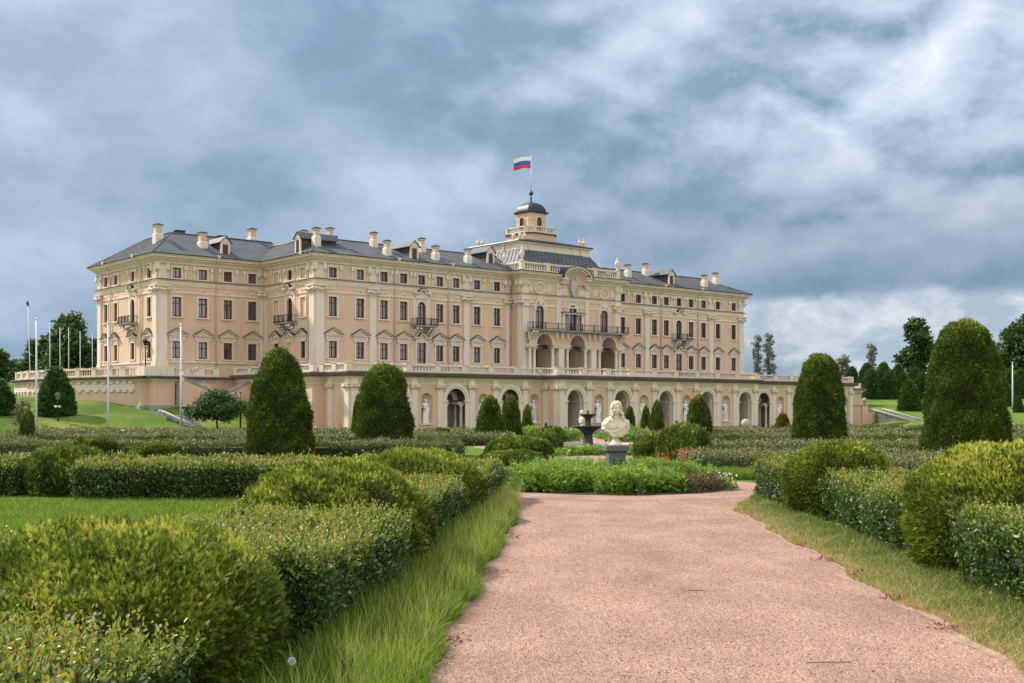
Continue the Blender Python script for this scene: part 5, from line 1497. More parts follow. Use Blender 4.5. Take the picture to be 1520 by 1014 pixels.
M['grass'] = leaf_mat('grass_blades', [(0.0, (.035, .095, .008)), (.3, (.10, .20, .016)), (.55, (.24, .325, .036)), (.78, (.46, .45, .11)), (1.0, (.56, .47, .24))], .6, .4, .3, .14, 1.1)
M['drygrass'] = leaf_mat('dry_verge_grass', [(0.0, (.07, .14, .02)), (.35, (.22, .27, .055)), (.65, (.46, .40, .16)), (1.0, (.58, .36, .20))], .7, .3, .25, .38, 2.2)
M['redplant'] = leaf_mat('dark_red_weed', [(0, (.12, .02, .025)), (1, (.42, .06, .07))], .6, .2)
M['redflower'] = leaf_mat('coral_red_petals', [(0, (.55, .05, .05)), (1, (.85, .16, .16))], .6, .25)
M['brownherb'] = leaf_mat('brown_low_herb', [(0, (.09, .065, .03)), (.6, (.20, .14, .075)), (1, (.28, .24, .10))], .8, .2)
M['whitepetal'] = leaf_mat('white_petals', [(0, (.7, .7, .68)), (1, (.85, .85, .85))], .6, .2)

def revolve(prof, n=28, shrink=0.0, lum=None):
    """closed core surface under the leaves, (r, z) profile bottom to top, quads"""
    m = len(prof); V = []
    for k in range(n):
        a = 2 * math.pi * k / n
        for r, z in prof: V.append((max(r - shrink, .01) * math.cos(a), max(r - shrink, .01) * math.sin(a), max(z - shrink * (z / prof[-1][1]), 0)))
    i = np.arange(n)[:, None] * m + np.arange(m - 1)[None]
    j = ((np.arange(n) + 1) % n)[:, None] * m + np.arange(m - 1)[None]
    return np.array(V), np.stack([i, j, j + 1, i + 1], -1).reshape(-1, 4)
DOME = [(t[0], t[1]) for t in [(.80, 0), (.92, .12), (.985, .28), (1.0, .42), (.97, .58), (.88, .74), (.72, .87), (.5, .955), (.25, .99), (0.0, 1.0)]]
CONE = [(.93, 0), (1.0, .05), (.985, .18), (.94, .34), (.87, .5), (.80, .64), (.72, .76), (.62, .86), (.48, .935), (.28, .985), (0, 1.0)]
SLIM = [(.92, 0), (1.0, .05), (.97, .2), (.90, .4), (.80, .58), (.68, .73), (.52, .86), (.34, .94), (.17, .985), (0, 1)]
BELL = [(.9, 0), (1, .05), (.96, .16), (.84, .4), (.68, .62), (.50, .79), (.32, .91), (.16, .975), (0, 1)]
def surf_sample(prof, Rr, h, n):
    P = np.array(prof) * [Rr, h]
    d = np.diff(P, axis=0); l = np.hypot(d[:, 0], d[:, 1]); area = l * (P[:-1, 0] + P[1:, 0])
    k = rng.choice(len(d), n, p=area / area.sum()); t = rng.random(n)
    rz = P[k] + d[k] * t[:, None]
    a = rng.random(n) * 2 * math.pi
    nr, nz = d[k, 1] / l[k], -d[k, 0] / l[k]
    # smooth the normal a little between segments
    pt = np.stack([rz[:, 0] * np.cos(a), rz[:, 0] * np.sin(a), rz[:, 1]], 1)
    nm = np.stack([nr * np.cos(a), nr * np.sin(a), nz], 1)
    return pt, nm
def topiary_mesh(name, prof, Rr, h, n, L, T, m, seed, up=.55, young=.45, amp=.042, wf=.55):
    q = NP()
    core = [(r * Rr, z * h) for r, z in prof]
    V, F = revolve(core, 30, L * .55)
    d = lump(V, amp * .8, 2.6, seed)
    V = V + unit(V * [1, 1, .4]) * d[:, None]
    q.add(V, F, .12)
    P, Nm = surf_sample(prof, Rr, h, n)
    P = P + Nm * (lump(P, amp, 2.6, seed) + lump(P, amp * .6, 7, seed + 5) + rng.normal(0, L * .28, n) + L * .7 * (rng.random(n) < .02) - L * .4)[:, None]
    A = Nm * .8 + np.array([0, 0, up]) + rn(n, .42)
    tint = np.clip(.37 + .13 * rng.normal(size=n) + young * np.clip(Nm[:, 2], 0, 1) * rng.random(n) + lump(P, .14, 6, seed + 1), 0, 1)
    tint = np.where(rng.random(n) < .05 + .12 * (lump(P, 1, 4, seed + 9) > .8), .02, tint)
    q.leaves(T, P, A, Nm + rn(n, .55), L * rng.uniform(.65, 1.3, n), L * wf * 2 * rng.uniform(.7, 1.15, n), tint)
    return q.mesh(name, [m])

# clipped domes: x, y, radius, height, label
def topiary(name, cat, me, x, y, label, group, sc=(1, 1, 1), rz=0.0, z=None):
    o = mesh_obj(name, me, None, (x, y, zg(x, y) if z is None else z), rz); o.scale = sc
    return tag(o, label, cat, group)
GD = 'clipped dome shrubs set along the garden hedges'
near = [(-2.74, 8.05, 1.17, 1.06, 62000, .062, SPRIG, 'large clipped yellow green dome in the left foreground corner'),
        (-2.12, 14.1, 1.17, 1.22, 46000, .070, SPRIG, 'second clipped dome along the left side of the gravel path'),
        (-1.66, 20.3, 1.16, 1.13, 30000, .080, SPRIG, 'third and farthest clipped dome along the left side of the gravel path'),
        (5.75, 13.6, 1.20, 1.43, 50000, .070, SPRIG, 'large bright clipped dome at the right edge of the picture beside the path'),
        (5.68, 20.6, .93, 1.29, 24000, .080, SPRIG, 'clipped dome on the right of the path, in front of the tall olive cone')]
for i, (x, y, r, h, n, L, T, lab) in enumerate(near):
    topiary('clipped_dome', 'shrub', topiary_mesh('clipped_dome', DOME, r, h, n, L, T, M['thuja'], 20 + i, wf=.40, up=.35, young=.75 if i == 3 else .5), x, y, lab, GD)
DM = [topiary_mesh('clipped_dome', DOME, 1.0, .85, 9000, .10, FAN3, M['cone'], 40 + i, amp=.03, up=.3) for i in range(3)]
def px(x, D): return (x - 760) / 1750 * D
far = [  # image x, distance, radius, height, label
 (100, 26.0, .85, 1.0, 'olive clipped dome at the left end of the long leafy cross hedge, beside the lawn'),
 (142, 45, .85, .78, 'dark olive dome behind the left cross hedge, left of the two low neighbours'),
 (232, 40, .92, .70, 'broad low dome behind the middle of the left cross hedge'),
 (295, 62, .78, .66, 'small dome left of the round headed tree trunk'),
 (250, 60, .85, .58, 'flat dome between the white flagpole and the round headed tree'),
 (78, 62, .62, .52, 'low dome at the foot of the thin left flagpole'),
 (46, 50, .9, .55, 'wide low dome in front of the small dark cone at the far left'),
 (12, 58, .8, .5, 'low dome cut by the left edge of the picture'),
 (150, 70, .75, .5, 'small flat dome in front of the stone planter'),
 (770, 40, 1.12, .88, 'olive dome left of the fountain, front one of the staggered row'),
 (758, 33, .98, .68, 'low dome nearest the flower bed on the left of the axis'),
 (803, 48, .85, .86, 'dome left of the fountain, second in the staggered row'),
 (806, 56, .72, .85, 'dome left of the fountain, third in the staggered row'),
 (821, 66, .58, .84, 'small dome closest to the arcade corner left of the fountain'),
 (657, 66, .52, .74, 'small round dome left of the big rounded cone, in front of a grotto arch'),
 (652, 58, .62, .42, 'low flat dome in the hedge below the small round dome'),
 (972, 44, .85, .86, 'olive dome just right of the marble bust'),
 (1016, 38, .84, 1.28, 'large round dome right of the bust, biggest of the pair'),
 (1066, 62, .5, .72, 'small dome at the foot of the arch right of the widest slim cone'),
 (1084, 56, .62, .62, 'low dome right of the wide cone, near the stone ball'),
 (1297, 78, .7, .72, 'small flat dome below the right garden wall'),
 (1327, 80, .75, .74, 'small flat dome below the right lawn stairs'),
 (1298, 58, .78, .55, 'low flat dome behind the leafy hedge right of the big cone'),
 (1336, 57, .86, .60, 'low flat dome between the two big right cones'),
 (1362, 72, .7, .74, 'small dome next to the left flank of the biggest cone'),
 (1506, 48, .9, .72, 'dome at the right edge of the picture behind the biggest cone'),
 (455, 66, .5, .5, 'small low dome between the two tall left cones'),
 (520, 70, .5, .55, 'tiny dome at the base of the arcade behind the second left cone')]
for i, (ix, D, r, h, lab) in enumerate(far):
    h_ = h
    topiary('clipped_dome', 'shrub', DM[i % 3], px(ix, D), D, lab, GD, (r, r, h_ / .85), i * 1.3)
GC = 'tall clipped cones standing in the garden'
big = [(415, 45.0, 1.24, 4.18, SLIM, 28000, .125, 'tall dark green cone left of the arcade, tallest on the left side'),
       (570, 48.6, 1.16, 3.62, CONE, 24000, .125, 'broad rounded cone in front of the left arches of the arcade'),
       (1216, 51.0, 1.10, 4.25, CONE, 26000, .125, 'tall olive cone with a flat top in front of the right end of the arcade'),
       (1433, 35.6, 1.24, 4.52, CONE, 42000, .11, 'biggest cone of all, bright olive, rising at the right above the hedges')]
for i, (ix, D, r, h, pf, n, L, lab) in enumerate(big):
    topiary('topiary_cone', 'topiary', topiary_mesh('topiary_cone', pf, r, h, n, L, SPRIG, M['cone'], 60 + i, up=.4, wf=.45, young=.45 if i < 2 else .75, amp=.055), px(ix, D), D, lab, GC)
SL = [topiary_mesh('topiary_cone', SLIM, 1.0, 3.0, 7000, .16, FAN3, M['cone'], 70 + i, up=.5, amp=.05) for i in range(2)]
slim = [(728, 64, .73, 2.55, 'slender dark cone left of the fountain, largest of the row of three'),
        (759, 70, .58, 2.6, 'middle slim cone of the row of three left of the fountain'),
        (783, 76, .37, 2.1, 'smallest slim cone of the row of three, beside a statue niche'),
        (532, 66, .38, 2.6, 'thin dark cone half hidden behind the broad rounded cone'),
        (1037, 60, .66, 2.55, 'wide dark cone right of the bust, standing clear before two arches'),
        (976, 66, .40, 2.3, 'slim pointed cone between the bust and the wide cone'),
        (959, 74, .34, 2.05, 'narrow cone partly behind the slim pointed cone'),
        (935, 78, .37, 2.0, 'small rounded cone directly right of the bust head'),
        (41, 60, .40, 1.85, 'small narrow dark cone beside the white flagpole at the left')]
for i, (ix, D, r, h, lab) in enumerate(slim):
    topiary('topiary_cone', 'topiary', SL[i % 2], px(ix, D), D, lab, GC, (r, r, h / 3.0), i)
gm_ = topiary_mesh('topiary_cone', SLIM, .5, 1.55, 3500, .13, FAN3, M['gold'], 90, young=.5)
topiary('topiary_cone', 'topiary', gm_, px(1162, 76), 76, 'small golden orange cone before the right arches', GC)
BL = [topiary_mesh('topiary_cone', BELL, 1.0, 3.6, 6000, .20, FAN3, M['farcone'], 100 + i, young=.2, amp=.05) for i in range(2)]
GR = 'dark green cones planted in rows on the right lawn bank'
bells = [(84, 82.6, 1.25, 3.4, 'broad dark bell shaped cone on the shelf of the left lawn bank'), (-3, 83, 1.2, 2.6, 'dark cone cut off by the left edge of the picture')]
for ix, D, r, h, lab in bells: topiary('topiary_cone', 'topiary', BL[0], px(ix, D), D, lab, GC, (r, r, h / 3.6))
rows = [(1350, 131, 1.22, 3.4, 'cone standing alone on the lawn in front of the right rows'),
        (1287, 172, 1.45, 4.3, 'leftmost cone of the rear row on the right bank'), (1293, 153, 1.32, 3.9, 'leftmost cone of the front row on the right bank'),
        (1312, 172, 1.4, 4.4, 'second cone of the rear row on the right bank'), (1320, 153, 1.3, 3.85, 'second cone of the front row on the right bank'),
        (1333, 174, 1.35, 4.2, 'third cone of the rear row on the right bank'), (1341, 153, 1.2, 3.5, 'third cone of the front row on the right bank'),
        (1358, 172, 1.3, 3.6, 'rear cone above the lone lawn cone'), (1369, 153, 1.25, 3.5, 'front row cone right of the lone lawn cone'),
        (1382, 160, 1.2, 3.7, 'row cone just left of the biggest near cone'), (1497, 158, 1.35, 4.0, 'row cone right of the biggest near cone'),
        (1514, 156, 1.35, 3.9, 'row cone at the right edge of the picture'), (1491, 140, 1.1, 2.9, 'lower row cone touching the right flank of the biggest near cone'),
        (1265, 176, 1.2, 3.9, 'cone showing over the right end of the arcade balustrade'), (1511, 128, .62, 1.7, 'small cone at the foot of the right flagpole')]
for i, (ix, D, r, h, lab) in enumerate(rows): topiary('topiary_cone', 'topiary', BL[i % 2], px(ix, D), D, lab, GR, (r, r, h / 3.6), i * 2.1)

# ---- leafy hedges
def hedge_mesh(hl, hw, h, dens, L, T, m, young, seed, shoots=0, core=True, shoot_h=.2):
    """hedge along local y, half length hl, half width hw"""
    q = NP()
    rc = min(.18, h * .3)
    faces = [('top', 2 * hl * 2 * hw), ('l', 2 * hl * h), ('r', 2 * hl * h), ('f', 2 * hw * h), ('b', 2 * hw * h)]
    for nm, area in faces:
        n = int(area * dens * (1.25 if nm == 'top' else 1))
        u, v = rng.random(n) * 2 - 1, rng.random(n)
        z0 = np.zeros(n)
        if nm == 'top':
            P = np.stack([(v * 2 - 1) * hw, u * hl, np.full(n, h)], 1); N_ = np.tile([0., 0, 1], (n, 1))
            e = np.clip((np.abs(P[:, 0]) - (hw - rc)) / rc, 0, 1); P[:, 2] -= rc * .8 * e ** 2
            N_[:, 0] += np.sign(P[:, 0]) * e
        elif nm in 'lr':
            s = -1 if nm == 'l' else 1
            P = np.stack([np.full(n, s * hw), u * hl, v * h * .96], 1); N_ = np.tile([float(s), 0, .1], (n, 1))
            P[:, 0] -= s * .12 * (1 - v) ** 2
        else:
            s = -1 if nm == 'f' else 1
            P = np.stack([u * hw, np.full(n, s * hl), v * h * .96], 1); N_ = np.tile([0, float(s), .1], (n, 1))
            P[:, 1] -= s * .12 * (1 - v) ** 2
        N_ = unit(N_)
        P = P + N_ * (lump(P, .07, 3.0, seed) + lump(P, .04, 8.0, seed + 3) + rng.normal(0, L * .8, n) - L * .5)[:, None]
        A = N_ * .5 + np.array([0, 0, .55]) + rn(n, .55)
        hz = np.clip(P[:, 2] / h, 0, 1)
        tint = np.clip(.24 + .13 * rng.normal(size=n) + young * (hz ** 5) * rng.random(n), 0, .92)
        tint = np.where(rng.random(n) < .03, .95, tint)
        q.leaves(T, P, A, np.array([0, 0, .7]) + N_ * .4 + rn(n, .55), L * rng.uniform(.6, 1.25, n), L * .55 * rng.uniform(.7, 1.2, n), tint)
    if shoots:
        n = int(shoots * 4 * hl * hw)
        b = np.stack([rng.uniform(-hw, hw, n), rng.uniform(-hl, hl, n), np.full(n, h - .06)], 1)
        b[:, 2] += lump(b, .04, 3, seed)
        d = unit(np.stack([rng.normal(0, .28, n) + .25 * b[:, 0] / hw, rng.normal(0, .28, n), np.ones(n)], 1))
        hh = shoot_h * rng.uniform(.35, 1.25, n)
        V, F, k = scatter(DIAM, b, d, rn(n), hh, np.full(n, L * .10)); q.add(V, F, .4, 1)
        for j in range(7):
            t = (j + 1) / 7
            P = b + d * (hh * t)[:, None]
            A = d * .75 + rn(n, .5)
            tint = np.clip(.32 + .42 * t * rng.uniform(.5, 1.15, n) + rng.normal(0, .07, n), 0, .93)
            tint = np.where(rng.random(n) < .05, .97, tint)
            q.leaves(T, P, A, np.array([0, 0, .5]) + rn(n, .6), L * rng.uniform(.6, 1.1, n) * (1.15 - .4 * t), L * .5 * rng.uniform(.7, 1.1, n) * (1.1 - .35 * t), tint)
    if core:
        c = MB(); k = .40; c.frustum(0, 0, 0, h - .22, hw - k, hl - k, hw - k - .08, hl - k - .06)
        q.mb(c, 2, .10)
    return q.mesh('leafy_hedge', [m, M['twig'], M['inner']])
GH = 'leafy clipped hedges of the garden'
def hedge(me, x, y, rz, label):
    o = mesh_obj('leafy_hedge', me, None, (x, y, zg(x, y)), rz)
    return tag(o, label, 'hedge', GH)
ra = -math.atan2(1.06, 12.2)
hedge(hedge_mesh(1.2, 1.0, .66, 2600, .046, LEAF, M['cot'], .5, 1, 420, shoot_h=.24), -2.78, 5.2, ra, 'leafy hedge with orange young shoots in the bottom left corner')
hedge(hedge_mesh(1.2, .8, .84, 1700, .046, LEAF, M['cot'], .5, 31, 260, shoot_h=.24), -5.2, 8.6, R(80), 'leafy hedge with orange shoots left of the first dome, cut by the picture edge')
hedge(hedge_mesh(2.0, 1.0, .71, 2500, .046, LEAF, M['cot'], .5, 2, 300, shoot_h=.2), -2.28, 11.1, ra, 'leafy hedge between the first and second domes left of the path')
hedge(hedge_mesh(2.0, .92, .70, 1800, .05, LEAF, M['cot'], .5, 3, 200, shoot_h=.18), -1.88, 17.2, ra, 'leafy hedge between the second and third domes left of the path')
hedge(hedge_mesh(2.0, .85, .68, 1500, .055, LEAF, M['cot'], .5, 4, 130, shoot_h=.17), -1.25, 23.2, ra * 1.3, 'leafy hedge running from the third left dome to the flower bed')
hedge(hedge_mesh(2.3, 1.05, .80, 1900, .048, LEAF, M['cot'], .42, 5, 260, shoot_h=.2), 5.70, 10.1, 0, 'leafy hedge with pale leaves at the right edge in front of the bright dome')
hedge(hedge_mesh(2.5, 1.0, .74, 1800, .052, LEAF, M['cot'], .45, 6, 220, shoot_h=.18), 6.05, 17.2, -.10, 'leafy hedge between the two domes right of the path')
hedge(hedge_mesh(1.5, .95, .76, 1500, .055, LEAF, M['cot'], .45, 7, 150, shoot_h=.16), 6.05, 23.2, 0, 'short end of the right leafy hedge, at the turn of the path')
hedge(hedge_mesh(3.0, 1.2, .72, 1900, .065, LEAF, M['cot'], .55, 8, 90, shoot_h=.16), -6.0, 25.2, R(90), 'long leafy cross hedge behind the bright lawn, left of the path')
hedge(hedge_mesh(2.2, 1.2, .70, 1700, .065, LEAF, M['cot'], .55, 9, 60, shoot_h=.14), -12.9, 26.6, R(90), 'leafy hedge at the left edge of the picture beyond the lawn')
def farhedge(x0, x1, y, hw, h, L, dens, label, seed, sh=14):
    hl = (x1 - x0) / 2
    hedge(hedge_mesh(hl, hw, h, dens, L, DIAM, M['farcot'], .62, seed, sh, shoot_h=.15), (x0 + x1) / 2, y, R(90), label)
farhedge(-27, -2.0, 46.8, 1.2, .52, .085, 420, 'first low cross hedge beyond the left cones, dark sided with a pinkish top', 13, 20)
farhedge(-31, .2, 61.0, 1.8, .46, .11, 240, 'second low cross hedge on the left, in front of the flagpole bases', 15)
farhedge(5.2, 15.5, 35.6, 1.5, .50, .075, 560, 'dark sided low hedge right of the bust behind a strip of grass', 17, 30)
farhedge(8.2, 20, 27.0, 2.0, .74, .065, 700, 'speckled hedge behind the right dome, below the tall olive cone', 18, 40)
farhedge(6.0, 26, 45.0, 1.5, .54, .09, 380, 'low hedge with pink young tips crossing behind the right domes', 19)
farhedge(-31, -1.5, 74.5, 2.4, .42, .125, 170, 'last low hedge at the foot of the left lawn bank and arcade', 16)
farhedge(6.5, 36, 60.0, 2.0, .50, .115, 220, 'low hedge just in front of the golden cone on the right', 20)
farhedge(7.5, 46, 76.0, 2.4, .45, .13, 160, 'last low hedge before the right arches of the arcade', 22)
farhedge(30, 52, 88.0, 2.0, .45, .18, 90, 'distant hedge below the right garden stairs', 23)

# ---- flower bed round the bust
def clump(q, x, y, r, h, n, L, T, z0=0.0, up=.45):
    u = unit(rn(n)); u[:, 2] = np.abs(u[:, 2])
    P = u * [r, r, h] * rng.uniform(.72, 1.03, (n, 1)) + [x, y, z0]
    q.leaves(T, P, u * .7 + [0, 0, up] + rn(n, .4), np.array([0, 0, .8]) + u * .4 + rn(n, .35), L * rng.uniform(.6, 1.25, n), L * rng.uniform(.8, 1.1, n), np.clip(.22 + .42 * u[:, 2] + rng.normal(0, .16, n), 0, 1))
q = NP()
for k in range(130):
    a = rng.random() * 2 * math.pi; r = 2.40 * math.sqrt(rng.random())
    x, y = BC[0] + r * math.cos(a), BC[1] + r * math.sin(a)
    if (x - BX) ** 2 + (y - BY) ** 2 < .2: continue
    if x > 4.0 and y < 27.8: continue
    hh = rng.uniform(.40, .58) * (1 if y > 27.2 else .9)
    clump(q, x, y, rng.uniform(.38, .55), hh, 460, .10, LOBED)
    for j in range(5):     # taller flowering stems
        xx, yy = x + rng.normal(0, .2), y + rng.normal(0, .2)
        V, F, kk_ = scatter(DIAM, np.array([[xx, yy, .3]]), np.array([[rng.normal(0, .12), rng.normal(0, .12), 1]]), rn(1), np.array([hh * .95]), np.array([.012])); q.add(V, F, .4)
        n = 7; P = np.stack([rng.normal(xx, .035, n), rng.normal(yy, .035, n), rng.uniform(hh * .85, hh * 1.22, n)], 1)
        q.leaves(LOBED, P, rn(n, .6) + [0, 0, .6], rn(n) + [0, 0, 1], np.full(n, .055), np.full(n, .05), rng.uniform(.5, .9, n))
o = mesh_obj('flower_bed_foliage', q.mesh('flower_bed_foliage', [M['herb']])); tag(o, 'bright green lobed foliage filling the round bed under the bust', 'plants', kind='stuff')
def small_plant(name, label, cat, spots, mats, fn, group=None):
    q = NP()
    for s in spots: fn(q, *s)
    o = mesh_obj(name, q.mesh(name, mats)); return tag(o, label, cat, group)
def redf(q, x, y):
    clump(q, x, y, .28, .62, 200, .09, LOBED)
    n = 18
    for j in range(5):
        xx, yy, hh = x + rng.normal(0, .17), y + rng.normal(0, .17), rng.uniform(.66, .92)
        P = np.stack([rng.normal(xx, .02, n), rng.normal(yy, .02, n), hh + rng.uniform(-.14, .04, n)], 1)
        V, F, kk_ = scatter(DIAM, np.array([[xx, yy, .2]]), np.array([[0, 0, 1.]]), rn(1), np.array([hh - .15]), np.array([.012])); q.add(V, F, .4)
        q.leaves(DIAM, P, rn(n, .7) + [0, 0, .5], rn(n), np.full(n, .035), np.full(n, .03), rng.random(n), 1)
for i, (x, y, lab) in enumerate([(4.0, 27.7, 'coral red flower spikes at the right of the round bed'), (3.7, 28.1, 'smaller red flower spikes nearer the bust pedestal')]):
    small_plant('red_flower', lab, 'flower', [(x, y)], [M['herb'], M['redflower']], redf)
small_plant('low_brown_shrub', 'low brownish herb edging the right front of the round bed', 'shrub', [(3.95 + .2 * k, 26.6 + .2 * k) for k in range(4)], [M['brownherb']], lambda q, x, y: clump(q, x, y, .34, .42, 420, .055, DIAM))
small_plant('low_brown_shrub', 'grey brown herb sprawling at the right tip of the round bed', 'shrub', [(4.75, 27.6), (4.85, 28.1)], [M['brownherb']], lambda q, x, y: clump(q, x, y, .36, .34, 420, .055, DIAM))
def wht(q, x, y):
    clump(q, x, y, .3, .3, 160, .06, LOBED)
    n = 22; P = np.stack([rng.normal(x, .17, n), rng.normal(y, .17, n), rng.uniform(.26, .42, n)], 1)
    q.leaves(DIAM, P, rn(n), np.tile([0, 0, 1.], (n, 1)) + rn(n, .3), np.full(n, .045), np.full(n, .045), rng.random(n), 1)
small_plant('white_flower', 'small white flowers at the right tip of the round bed', 'flower', [(4.85, 27.2), (5.0, 27.55)], [M['herb'], M['whitepetal']], wht)
q = NP()
for k in range(46):
    x = rng.uniform(1.6, 8.0); y = rng.uniform(46.5, 51.5)
    clump(q, x, y, rng.uniform(.35, .6), rng.uniform(.16, .34), 160, .14, LOBED)
for k in range(40):
    x = rng.uniform(1.0, 8.5); y = rng.uniform(66, 74)
    if abs(x - 4.6) < .6: continue
    clump(q, x, y, rng.uniform(.5, .8), rng.uniform(.4, .75), 130, .2, LOBED)
o = mesh_obj('fountain_bed_foliage', q.mesh('fountain_bed_foliage', [M['herb']])); tag(o, 'low bright green planting before and behind the fountain', 'plants', kind='stuff')

# ---- grass
def blades(q, x, y, z, L, w, tint, lean=.35, mi=0):
    n = len(x)
    d = np.stack([rng.normal(0, lean, n), rng.normal(0, lean, n), np.ones(n)], 1); d = unit(d)
    s = unit(np.cross(d, rn(n)))
    bend = np.stack([d[:, 0], d[:, 1], -np.abs(rng.normal(0, .15, n))], 1) * (L * .45)[:, None]
    P0 = np.stack([x, y, z], 1)
    P1 = P0 + d * (L * .5)[:, None]; P2 = P0 + d * L[:, None] + bend
    W_ = (s * w[:, None])
    V = np.stack([P0 - W_, P0 + W_, P1 + W_ * .8, P1 - W_ * .8, P2 + W_ * .12, P2 - W_ * .12], 1).reshape(-1, 3)
    b = (np.arange(n) * 6)[:, None]
    F = np.stack([b + [0, 1, 2, 3], b + [3, 2, 4, 5]], 1).reshape(-1, 4)
    q.add(V, F, np.repeat(tint, 2), mi)
ev = np.vectorize(edge_l); er = np.vectorize(edge_r)
q = NP()
n = 95000
y = 5.5 + 20.5 * rng.random(n) ** 1.35
xl = -1.55 + .062 * (y - 8); xr = ev(y) - np.clip(y - 21.5, 0, 9) * .12 + .03
t = rng.random(n); x = xl + (xr - xl) * t
L = .08 + .23 * rng.random(n) ** 1.3 * np.clip(1.25 - t * .55, .5, 1) ; L *= np.where(t > .93, .6, 1)
tint = np.clip(.28 + .19 * t + rng.normal(0, .15, n), 0, 1)
blades(q, x, y, zground(x, y), L, .0024 + .0018 * rng.random(n) + y * .00008, tint, .33)
n = 3500        # flowering stalks
y = 6 + 19 * rng.random(n); xl = -1.3 + .062 * (y - 8); xr = ev(y) - .05; x = xl + (xr - xl) * rng.random(n)
L = .32 + .2 * rng.random(n)
blades(q, x, y, np.zeros(n), L, np.full(n, .0016), np.clip(.72 + rng.normal(0, .1, n), 0, 1), .16)
o = mesh_obj('tall_grass', q.mesh('tall_grass', [M['grass']])); tag(o, 'tall soft grass in seed between the left hedge and the gravel path', 'grass', kind='stuff')
q = NP()
n = 80000
y = 5.5 + 18.5 * rng.random(n) ** 1.3
xl = er(y) - .04 + np.clip(y - 21.3, 0, 9) ** 2 * .09; xr = 4.95 + 0 * y
t = rng.random(n); x = xl + (xr - xl) * t
L = (.05 + .11 * rng.random(n)) * (.55 + .75 * t)
tint = np.clip(.66 - .46 * t + rng.normal(0, .19, n), 0, 1)
blades(q, x, y, np.zeros(n), L, .0024 + .0016 * rng.random(n) + y * .00009, tint, .45)
o = mesh_obj('dry_grass', q.mesh('dry_grass', [M['drygrass']])); tag(o, 'short half dry verge grass between the gravel path and the right hedge', 'grass', kind='stuff')
q = NP()
n = 90000
y = 12.5 + 11.6 * rng.random(n); x = -10.5 + 8.2 * rng.random(n)
blades(q, x, y, np.zeros(n), .05 + .09 * rng.random(n), .004 + .003 * rng.random(n), np.clip(.42 + rng.normal(0, .13, n), 0, .75), .4)
n = 26000
y = 31.2 + 2.0 * rng.random(n); x = 5.4 + 5.5 * rng.random(n)
blades(q, x, y, np.zeros(n), .12 + .2 * rng.random(n), .006 + .004 * rng.random(n), np.clip(.42 + rng.normal(0, .12, n), 0, .75), .25)
n = 16000
y = 35 + 3.5 * rng.random(n); x = -1 + 2 * rng.random(n)
o = mesh_obj('lawn_grass', q.mesh('lawn_grass', [M['grass']])); tag(o, 'bright lawn grass left of the path and below the right cross hedge', 'grass', kind='stuff')
# weeds and litter along the path
def weed(q, x, y):
    n = 40; a = rng.random(n) * 6.28; r = .01 + .13 * rng.random(n)
    P = np.stack([x + r * np.cos(a), y + r * np.sin(a), .012 + .03 * rng.random(n)], 1)
    q.leaves(DIAM, P, np.stack([np.cos(a), np.sin(a), .3 + 0 * a], 1) + rn(n, .3), np.tile([0, 0, 1.], (n, 1)) + rn(n, .3), np.full(n, .05), np.full(n, .022), rng.random(n))
GW = 'dark red weeds along the gravel edges'
wl = [(3.78, 11.6), (3.93, 13.3), (3.86, 14.6), (4.0, 16.2), (4.08, 18.3), (4.2, 20.3), (3.72, 10.1), (-.5, 9.6), (-.2, 13.6), (.0, 17.2)]
wq = []
for i, (x, y) in enumerate(wl):
    small_plant('red_weed', 'dark red weed tuft at the edge of the pink gravel', 'weed', [(x, y)], [M['redplant']], weed, GW)
for x, y, l, a, lab in [(2.35, 8.75, .34, 4, 'thin dry twig lying on the gravel near the bottom of the picture'), (1.9, 12.2, .16, -8, 'small dark twig on the middle of the gravel path')]:
    b = MB(); c, s_ = math.cos(R(a)), math.sin(R(a))
    b.tube([(-l / 2 * c, -l / 2 * s_, .014), (0, 0, .016), (l / 2 * c, l / 2 * s_, .013)], .0035, 5); tag(b.build('twig', M['bark'], None, (x, y, 0)), lab, 'twig')
q = NP(); n = 900
y = 6.5 + 15 * rng.random(n); x = edge_l(10) + 4.0 * rng.random(n)
q.leaves(DIAM, np.stack([x, y, np.full(n, .012)], 1), np.stack([rng.normal(size=n), rng.normal(size=n), .1 * rng.random(n)], 1), np.tile([0, 0, 1.], (n, 1)) + rn(n, .2), rng.uniform(.012, .05, n), rng.uniform(.003, .010, n), rng.random(n))
o = mesh_obj('fallen_litter', q.mesh('fallen_litter', [M['brownherb']])); tag(o, 'dry leaf litter scattered over the pink gravel', 'litter', kind='stuff')
d = tag(empty('dandelion', (-1.40, 7.5, 0)), 'single white dandelion clock on a thin stem by the left hedge', 'flower')
b = MB(); b.tube([(0, 0, 0), (.01, 0, .15), (0, 0, .275)], .003, 5); b.build('stem', M['herb'], d)
q = NP(); n = 500; u = unit(rn(n)); q.leaves(DIAM, u * .006 + [0, 0, .29], u, rn(n), np.full(n, .023), np.full(n, .0045), rng.random(n)); mesh_obj('seed_head', q.mesh('seed_head', [M['whitepetal']]), d)

